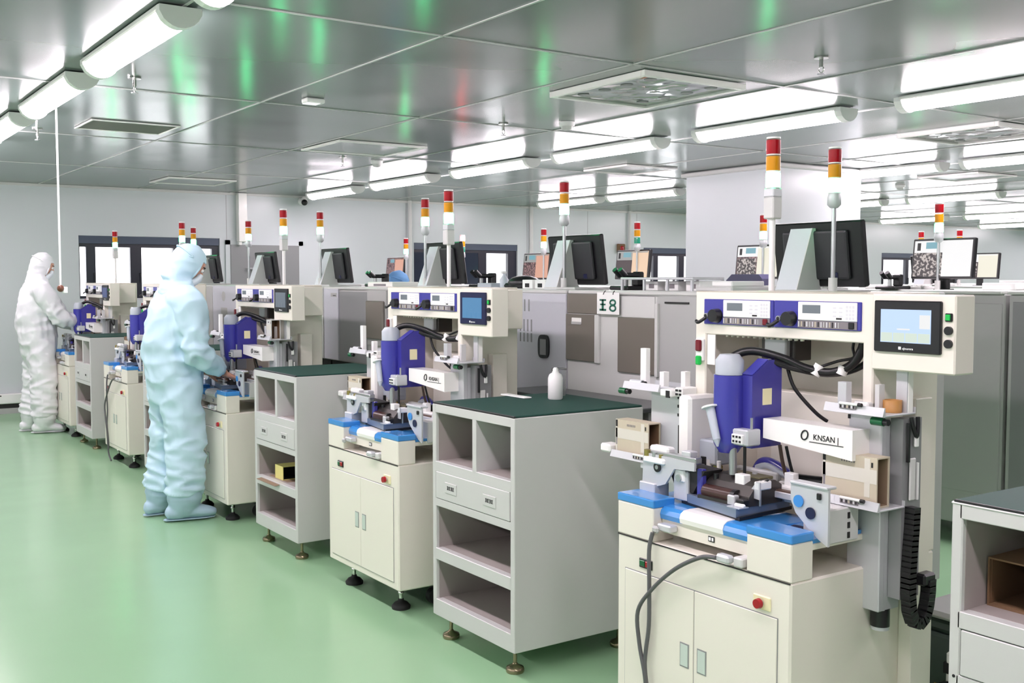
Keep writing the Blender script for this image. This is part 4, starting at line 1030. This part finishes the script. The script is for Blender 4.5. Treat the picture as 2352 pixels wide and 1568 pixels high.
def person(name, label, loc, pose, suit, boots, group=None, fine=.0065):
    """x forward, y to the left, z up; loc on the floor"""
    p = pose
    T = []
    sp = p['spine']                                                   # pelvis, waist, chest, neck base
    T.append(([(Vector(sp[0])-Vector((0, 0, .05)), .13, .10), (sp[0], .155, .115), (sp[1], .135, .10), (Vector(sp[1]).lerp(Vector(sp[2]), .55), .15, .105), (sp[2], .16, .105), (Vector(sp[2]).lerp(Vector(sp[3]), .6), .12, .08), (sp[3], .06, .058)], (0, 1, 0)))
    hd = Vector(p['head']); fw = Vector(p['look']).normalized(); up = Vector((0, 0, 1)); up = (up-fw*up.dot(fw)).normalized(); lt = up.cross(fw)
    nk = Vector(sp[3])
    T.append(([(nk, .055, .056), (nk.lerp(hd, .45), .05, .052), (hd-up*.05-fw*.015, .052, .056)], (0, 1, 0)))
    T.append(([(hd-up*.105+fw*.055, .03, .026), (hd-up*.085+fw*.035, .05, .05), (hd-up*.045+fw*.012, .063, .08), (hd-up*.0, .073, .094), (hd+up*.045-fw*.004, .074, .094), (hd+up*.085-fw*.01, .06, .075), (hd+up*.105-fw*.012, .03, .04)], lt))
    T.append(([(hd+fw*.088+up*.012, .008, .008), (hd+fw*.104-up*.012, .012, .01), (hd+fw*.108-up*.026, .015, .011), (hd+fw*.09-up*.034, .012, .008)], lt))
    T.append(([(hd+fw*.085-up*.052+lt*.024, .007, .006), (hd+fw*.094-up*.053, .009, .008), (hd+fw*.085-up*.052-lt*.024, .007, .006)], up))
    for s in (-1, 1):
        e = hd+lt*s*.074-fw*.008
        T.append(([(e+up*.028, .008, .012), (e+lt*s*.01+up*.008-fw*.004, .011, .018), (e+lt*s*.004-up*.03, .006, .009)], lt))
    for k in ('R', 'L'):
        sh, el, wr = p['arm'+k]
        T.append(limb([Vector(sp[2])+Vector((0, .1 if k == 'L' else -.1, .06)), sh, el, wr], [.055, .052, .042, .027]))
        hand(T, wr, p['hand'+k][0], p['hand'+k][1], p['hand'+k][2], p.get('curl', .35))
        hp, kn, an = p['leg'+k]
        T.append(limb([Vector(hp)+Vector((0, 0, .05)), hp, kn, an], [.08, .085, .058, .042]))
        tdir = Vector(p['foot'+k]).normalized(); a = Vector(an)
        hz = a.z-.075 if a.z > .08 else .035
        T.append(([(Vector((a.x, a.y, hz+.03))-tdir*.05, .028, .024), (Vector((a.x, a.y, hz+.025)), .03, .028), (Vector((a.x, a.y, hz+.018))+tdir*.07, .034, .019), (Vector((a.x, a.y, hz+.008))+tdir*.135, .03, .011)], tdir.cross(Vector((0, 0, 1)))))
    body = skin_mesh(T, fine, 3, ['skin'], name='person')
    body.location = loc; tag(body, label, 'person', group)
    # eyes, brow
    ey = MB()
    for s in (-1, 1):
        c = hd+fw*.083+up*.012+lt*s*.032
        ey.ball(c, .0115, 'white', 10, 6).ball(c+fw*.007, .0065, 'black', 8, 5)
    ey.done('eye', body)
    br = MB()
    for s in (-1, 1): br.tube([hd+fw*.092+up*.034+lt*s*.014, hd+fw*.09+up*.038+lt*s*.034, hd+fw*.076+up*.034+lt*s*.05], .0035, 'hair', n=6)
    br.done('eyebrow', body)
    # coverall
    S = []; g = p.get('bulk', 1.)
    S.append(([(Vector(sp[0])-Vector((.0, 0, .16)), .155*g, .135*g), (Vector(sp[0])-Vector((0, 0, .06)), .19*g, .165*g), (sp[0], .195*g, .175*g), (sp[1], .19*g, .17*g), (Vector(sp[1]).lerp(Vector(sp[2]), .55), .2*g, .155*g), (sp[2], .2*g, .14*g), (Vector(sp[2]).lerp(Vector(sp[3]), .5), .165*g, .11*g), (Vector(sp[2]).lerp(Vector(sp[3]), .85), .1, .085), (sp[3], .082, .08)], (0, 1, 0)))
    zones = []
    for k in ('R', 'L'):
        sh, el, wr = [Vector(q) for q in p['arm'+k]]
        cuff = el.lerp(wr, .86)
        S.append(limb([Vector(sp[2])+Vector((0, .1 if k == 'L' else -.1, .05)), sh, sh.lerp(el, .5), el, el.lerp(cuff, .6), cuff], [.09*g, .092*g, .085*g, .082*g, .066*g, .046*g]))
        zones += [(el, .22, .034, (12, 12, 13)), (cuff, .08, .010, (30, 30, 30)), (sh, .22, .018, (9, 9, 9)), (sh.lerp(el, .5), .2, .02, (13, 13, 7))]
        hp, kn, an = [Vector(q) for q in p['leg'+k]]
        low = kn.lerp(an, .74)
        S.append(limb([hp+Vector((0, 0, .06)), hp, kn, low, kn.lerp(an, .80)], [.12*g, .125*g, .115*g, .115*g, .08*g]))
        zones += [(kn, .24, .032, (7, 7, 15)), (low, .24, .044, (6, 6, 19)), (hp-Vector((0, 0, .1)), .28, .026, (7, 7, 9))]
    zones += [(Vector(sp[1]), .34, .026, (7, 7, 10)), (Vector(sp[0]), .34, .026, (10, 10, 5)), (Vector(sp[2]), .3, .018, (9, 9, 6))]
    cov = skin_mesh(S, .0115, 3, [suit], cloth_fold(zones), 'coverall'); cov.parent = body
    zp = MB()
    # hood: skull cap with a neck cape and an opening rim round the face
    c = hd
    Hh = [([(c-up*.15-fw*.03, .075, .072), (c-up*.09-fw*.025, .082, .085), (c-up*.04-fw*.02, .09, .098), (c+up*.02-fw*.016, .097, .107), (c+up*.07-fw*.014, .09, .1), (c+up*.11-fw*.014, .062, .07), (c+up*.128-fw*.014, .03, .034)], lt)]
    Hh.append(([(nk-Vector((.01, 0, .045)), .15, .115), (nk+Vector((-.01, 0, .0)), .12, .1), (nk.lerp(c-up*.1, .5), .09, .085), (c-up*.10-fw*.02, .082, .08)], (0, 1, 0)))
    hz = [(c-up*.1, .2, .012, (9, 9, 22)), (nk, .2, .012, (8, 8, 18))]
    hood = skin_mesh(Hh, .0085, 3, [p.get('hood', suit)], cloth_fold(hz, .003), 'hood'); hood.parent = body
    # face opening: shift hood verts back off the face
    for v in hood.data.vertices:
        q = v.co-c; f_, u_, l_ = q.dot(fw), q.dot(up), q.dot(lt)
        if f_ > .045 and abs(l_) < .066 and -.085 < u_ < .058:
            v.co -= fw*(f_-.042)*min(1, (.066-abs(l_))/.012)
    seam = MB().tube([c-fw*.016+lt*.1*math.cos(a_)+fw*.109*math.sin(a_)*(-1 if math.sin(a_) > 0 else .62)+up*(.045+.02*math.sin(a_)) for a_ in [PI*i/18-.1 for i in range(22)]], .0045, p.get('hood', suit), n=6)
    seam.done('hood_seam', hood)
    brim = MB().tube([c+fw*(.052-.004*abs(math.sin(a)))+lt*.074*math.cos(a)+up*(.068*math.sin(a)-.012) for a in [2*PI*i/22 for i in range(23)]], .0075, p.get('hood', suit), n=8)
    brim.done('hood_rim', hood)
    # mask
    K = [([(c+fw*.088-up*.012, .058, .022), (c+fw*.094-up*.04, .062, .026), (c+fw*.07-up*.085, .055, .034), (c+fw*.04-up*.115, .035, .03)], lt)]
    mk = skin_mesh(K, .007, 3, ['maskm'], name='face_mask'); mk.parent = body
    # boots
    for k in ('R', 'L'):
        hp, kn, an = [Vector(q) for q in p['leg'+k]]; td = Vector(p['foot'+k]).normalized(); sd = td.cross(Vector((0, 0, 1)))
        top = kn.lerp(an, .66); fz = max(0, an.z-.085)
        a = Vector((an.x, an.y, fz))
        B = [([(top, .08, .08), (kn.lerp(an, .76), .1, .1), (kn.lerp(an, .88), .106, .108), (an-Vector((0, 0, .0)), .085, .092), (a+Vector((0, 0, .03)), .056, .062)], (0, 1, 0))]
        B.append(([(a-td*.105+Vector((0, 0, .042)), .038, .036), (a-td*.05+Vector((0, 0, .05)), .052, .048), (a+td*.03+Vector((0, 0, .052)), .056, .05), (a+td*.10+Vector((0, 0, .042)), .06, .04), (a+td*.16+Vector((0, 0, .034)), .054, .030), (a+td*.19+Vector((0, 0, .028)), .034, .022)], sd))
        bo = skin_mesh(B, .0095, 3, [boots], cloth_fold([(an, .14, .010, (10, 10, 26)), (top, .1, .012, (10, 10, 30))], .003), 'boot_cover'); bo.parent = body
        for v in bo.data.vertices: v.co.z = max(v.co.z, fz+.004)
        so = MB().prism([(a.x+td.x*u+sd.x*w_, a.y+td.y*u+sd.y*w_) for u, w_ in ((-.125, 0), (-.112, .026), (-.05, .036), (.06, .044), (.13, .045), (.178, .028), (.192, 0), (.178, -.028), (.13, -.045), (.06, -.044), (-.05, -.036), (-.112, -.026))], 'z', fz, fz+.006, boots)
        so.done('sole', bo)
    return body

Vv = Vector
blue = person('person', 'person in pale blue coverall, hood and mask bending over the third machine', (2.045, 6.69, 0), dict(
    spine=[(-.02, 0, .90), (-.03, 0, 1.08), (-.015, 0, 1.31), (.02, 0, 1.45)], head=(.085, 0, 1.585), look=(.8, -.06, -.55), bulk=1.0,
    armR=[(.015, -.195, 1.36), (.05, -.235, 1.06), (.255, -.14, .905)], handR=((.85, .12, -.42), (-.3, 0, -1), (.1, 1, -.1)),
    armL=[(.015, .195, 1.36), (.05, .225, 1.07), (.21, .10, .90)], handL=((.75, -.2, -.3), (-.3, 0, -1), (.1, -1, -.1)),
    legR=[(-.01, -.09, .84), (.015, -.12, .47), (-.01, -.125, .095)], footR=(1, -.12, 0),
    legL=[(-.03, .09, .84), (-.03, .10, .47), (-.075, .115, .095)], footL=(1, .1, 0)), 'suitb', 'suitbs')
white = person('person', 'person in white coverall and hood with bare hands at the farthest machine', (2.115, 11.22, 0), dict(
    spine=[(-.04, 0, .92), (-.055, 0, 1.10), (-.05, 0, 1.35), (-.02, 0, 1.49)], head=(.025, 0, 1.62), look=(.92, -.1, -.35), bulk=1.02,
    armR=[(-.04, -.2, 1.39), (.12, -.25, 1.13), (.36, -.17, 1.06)], handR=((.9, .25, -.15), (-.1, 0, -1), (.2, 1, .2)), curl=.5,
    armL=[(-.04, .2, 1.39), (.12, .22, 1.12), (.36, .10, 1.03)], handL=((.9, -.2, -.15), (-.1, 0, -1), (.2, -1, .2)),
    legR=[(-.03, -.09, .86), (-.01, -.115, .48), (-.02, -.12, .095)], footR=(1, -.1, 0),
    legL=[(-.05, .09, .86), (-.05, .10, .48), (-.09, .115, .095)], footL=(1, .12, 0)), 'suitw', 'suitw')
seat = person('person', 'seated person with a blue cap behind the grey machines, only the cap showing', (4.42, 8.33, 0), dict(
    spine=[(0, 0, .54), (0, 0, .74), (.02, 0, 1.0), (.05, 0, 1.17)], head=(.09, 0, 1.435), look=(1, 0, -.2), hood='hoodb',
    armR=[(.02, -.19, 1.05), (.1, -.23, .80), (.32, -.14, .80)], handR=((1, .1, 0), (0, 0, -1), (0, 1, .1)),
    armL=[(.02, .19, 1.05), (.1, .23, .80), (.32, .14, .80)], handL=((1, -.1, 0), (0, 0, -1), (0, -1, .1)),
    legR=[(.05, -.1, .53), (.44, -.12, .50), (.44, -.12, .095)], footR=(1, 0, 0),
    legL=[(.05, .1, .53), (.44, .12, .50), (.44, .12, .095)], footL=(1, 0, 0)), 'suitb', 'suitbs', fine=.009)
t = thing('work_stool', 'round black work stool under the seated person', 'stool', (4.42, 8.33, 0))
MB().lathe([(.17, .36), (.19, .375), (.19, .395), (.16, .41)], (0, 0, 0), 'black', n=24).done('seat', t)
MB().cyl((0, 0, .05), (0, 0, .37), .025, 'chrome').done('column_tube', t)
b = MB()
for i in range(5):
    a = 2*PI*i/5; b.cyl((0, 0, .06), (.22*math.cos(a), .22*math.sin(a), .03), .016, 'black', n=8).ball((.22*math.cos(a), .22*math.sin(a), .022), .022, 'black', 8, 6)
b.done('star_base', t)
# ================================================================ small things on the machine tops
def on_top(name, label, cat, x, y, z, fn, rz=0.):
    t = thing(name, label, cat, (x, y, z), rz); fn(t); return t
TZ = 1.445
def keyboard(t):
    MB().box(-.07, .07, -.2, .2, 0, .018, 'pgrey', .004).done('tray', t)
    k = MB()
    for i in range(4):
        for j in range(12): k.box(-.055+i*.028, -.031+i*.028, -.19+j*.032, -.163+j*.032, .018, .024, 'white', .002)
    k.done('keys', t)
def scope(t):
    MB().box(-.08, .08, -.07, .07, 0, .02, 'black', .006).done('stage', t)
    MB().box(.03, .07, -.025, .025, .02, .09, 'black', .006).box(-.06, .06, -.03, .03, .06, .085, 'black', .01).done('microscope_arm', t)
    MB().cyl((-.05, -.02, .07), (-.085, -.02, .10), .014, 'black', n=12).cyl((-.05, .02, .07), (-.085, .02, .10), .014, 'black', n=12).cyl((-.03, 0, .06), (-.03, 0, .02), .012, 'steel', n=12).done('eyepiece', t)
def carton_row(n, sp=.075):
    def f(t):
        for i in range(n):
            MB().box(-.03, .03, i*sp, i*sp+.062, 0, .05, 'white', .003).box(-.0312, -.029, i*sp+.01, i*sp+.04, .01, .03, 'label').done('carton', t)
    return f
def rack(t):
    MB().box(-.1, .1, 0, .5, .05, .062, 'alu', .003).done('shelf_plate', t)
    for y in (.01, .17, .33, .49): MB().box(-.1, -.09, y-.006, y+.006, 0, .05, 'alu').box(.09, .1, y-.006, y+.006, 0, .05, 'alu').done('post', t)
on_top('microscope', 'black microscope on the machine top above the sign card', 'microscope', 3.47, 4.018, TZ, scope)
on_top('keyboard', 'pale keyboard on the machine top behind the first signal pole', 'keyboard', 3.82, 3.24, TZ, keyboard)
on_top('shelf_rack', 'low aluminium rack on the machine top right of the sign card', 'rack', 3.47, 3.478, TZ, rack)
for i, (y, lb) in enumerate(((3.53, 'small white carton under the rack, nearest to the cream machine'), (3.67, 'small white carton under the rack, the middle one'), (3.81, 'small white carton under the rack, next to the sign'))):
    t = thing('small_carton', lb, 'box', (3.47, y, TZ)); MB().box(-.05, .05, -.045, .045, 0, .044, 'white', .002).done('carton', t); MB().box(-.0512, -.0495, -.02, .015, .01, .03, 'label').done('label', t)
t = thing('flat_case', 'flat grey case on the machine top left of the nearest cream machine', 'case', (3.42, 3.272, TZ)); MB().box(-.12, .12, -.1, .12, 0, .022, 'pgrey', .006).done('case', t); MB().box(-.1, .1, -.08, .04, .022, .045, 'white', .004).done('lid', t)
for (x, y, lb) in ((3.47, 4.71, 'open white parts box left of the black monitor, nearer of two'), (3.47, 4.83, 'open white parts box left of the black monitor, by the dark cloth bag')):
    t = thing('parts_box', lb, 'box', (x, y, TZ)); MB().box(-.05, .05, -.048, .048, 0, .05, 'white', .003).done('box_body', t); MB().box(-.051, -.049, -.02, .02, .008, .03, 'ink').done('mark', t)
t = thing('dark_bag', 'black cloth bag lying on the lavender machine top', 'bag', (3.52, 5, TZ)); MB().ball((0, 0, .03), (.09, .11, .045), 'black', 16, 8).box(-.08, .08, -.1, .1, 0, .03, 'black', .012).done('bag_body', t)
t = thing('clear_bottle', 'clear bottle with spray cap on the lavender machine top', 'bottle', (3.52, 5.206, TZ)); MB().lathe([(.025, 0), (.027, .05), (.01, .075), (.01, .085)], (0, 0, 0), 'frost', n=16).done('bottle_body', t); MB().box(-.02, .012, -.009, .009, .085, .10, 'white', .003).done('spray_head', t)
t = thing('glass_tray', 'clear tray of small parts beside the spray bottle', 'tray', (3.52, 5.346, TZ)); MB().box(-.06, .06, -.09, .06, 0, .03, 'frost', .004).done('tray_body', t)
on_top('microscope', 'black microscope on the machine top right of the second black monitor', 'microscope', 3.57, 5.486, TZ, scope)
t = thing('box_lid', 'white printed box lid on the machine top left of the second black monitor', 'box', (3.32, 6.21, TZ)); MB().box(-.1, .1, -.17, .17, 0, .035, 'whitem', .006).box(-.101, -.0995, -.09, .08, .008, .022, 'label').done('box_body', t)
on_top('keyboard', 'pale keyboard on the machine top beside the third black monitor', 'keyboard', 3.62, 6.804, TZ, keyboard)
on_top('microscope', 'black microscope left of the third black monitor', 'microscope', 3.47, 6.696, TZ, scope)
on_top('microscope', 'black microscope beside the grey door monitor', 'microscope', 3.62, 9.18, TZ, scope)
on_top('keyboard', 'pale keyboard on the far machine top by the wide lit monitor', 'keyboard', 5.66, 4.05, 1.437, keyboard)
on_top('microscope', 'black microscope on the far machine top under the wide lit monitor', 'microscope', 5.5, 3.98, 1.437, scope)
t = thing('plastic_cover', 'violet grey plastic cover in front of the cream lit monitor', 'cover', (5.3, 5.0, 0))
MB().prism([(-.17, 0), (-.17, 1.50), (-.14, 1.53), (.1, 1.53), (.15, 1.49), (.15, 0)], 'x', 0, .12, 'purple').done('cover_shell', t)
for (x, y, z, lb, sz) in ((5.62, 3.35, 1.437, 'white carton on the far machine top right of the wide lit monitor', (.1, .2, .04)), (5.62, 5.55, 1.437, 'white carton on the far machine top left of the violet cover', (.1, .16, .035)), (9.0, 5.2, 1.437, 'white carton on the far row top', (.2, .3, .05)), (8.95, 4.9, 1.437, 'pale carton on the far row beside the white one', (.15, .2, .08)), (5.6, 2.75, 1.437, 'pale grey tray on the far machine top near the right edge', (.2, .4, .03))):
    t = thing('small_carton', lb, 'box', (x, y, z)); MB().box(-sz[0]/2, sz[0]/2, -sz[1]/2, sz[1]/2, 0, sz[2], 'white', .004).done('carton', t)
# ================================================================ camera, world, view
cam = bpy.data.cameras.new('camera'); co = bpy.data.objects.new('camera', cam); C.objects.link(co); SC.camera = co
F_PX = 2450.; PH = math.atan(1686/math.hypot(F_PX, 144)); TH = math.atan(144/F_PX)
co.location = (0, 0, 1.5)
fwd = Vector((math.sin(PH)*math.cos(TH), math.cos(PH)*math.cos(TH), -math.sin(TH))); rt = Vector((math.cos(PH), -math.sin(PH), 0)); upv = rt.cross(fwd)
co.rotation_euler = Matrix((rt, upv, -fwd)).transposed().to_euler()
cam.sensor_fit = 'HORIZONTAL'; cam.sensor_width = 36; cam.lens = 36*F_PX/2352; cam.clip_start = .05; cam.clip_end = 200
w = bpy.data.worlds.new('daylight'); SC.world = w; w.use_nodes = True
bg = w.node_tree.nodes['Background']; bg.inputs['Color'].default_value = (.95, .96, 1, 1); bg.inputs['Strength'].default_value = 1.6
vs = SC.view_settings; vs.view_transform = 'Standard'; vs.look = 'None'; vs.gamma = 1; vs.use_curve_mapping = False; vs.exposure = EXPO
cy = SC.cycles; cy.use_denoising = True; cy.max_bounces = 8; cy.diffuse_bounces = 4; cy.glossy_bounces = 5; cy.transmission_bounces = 6; cy.caustics_reflective = False; cy.caustics_refractive = False; cy.sample_clamp_indirect = 8
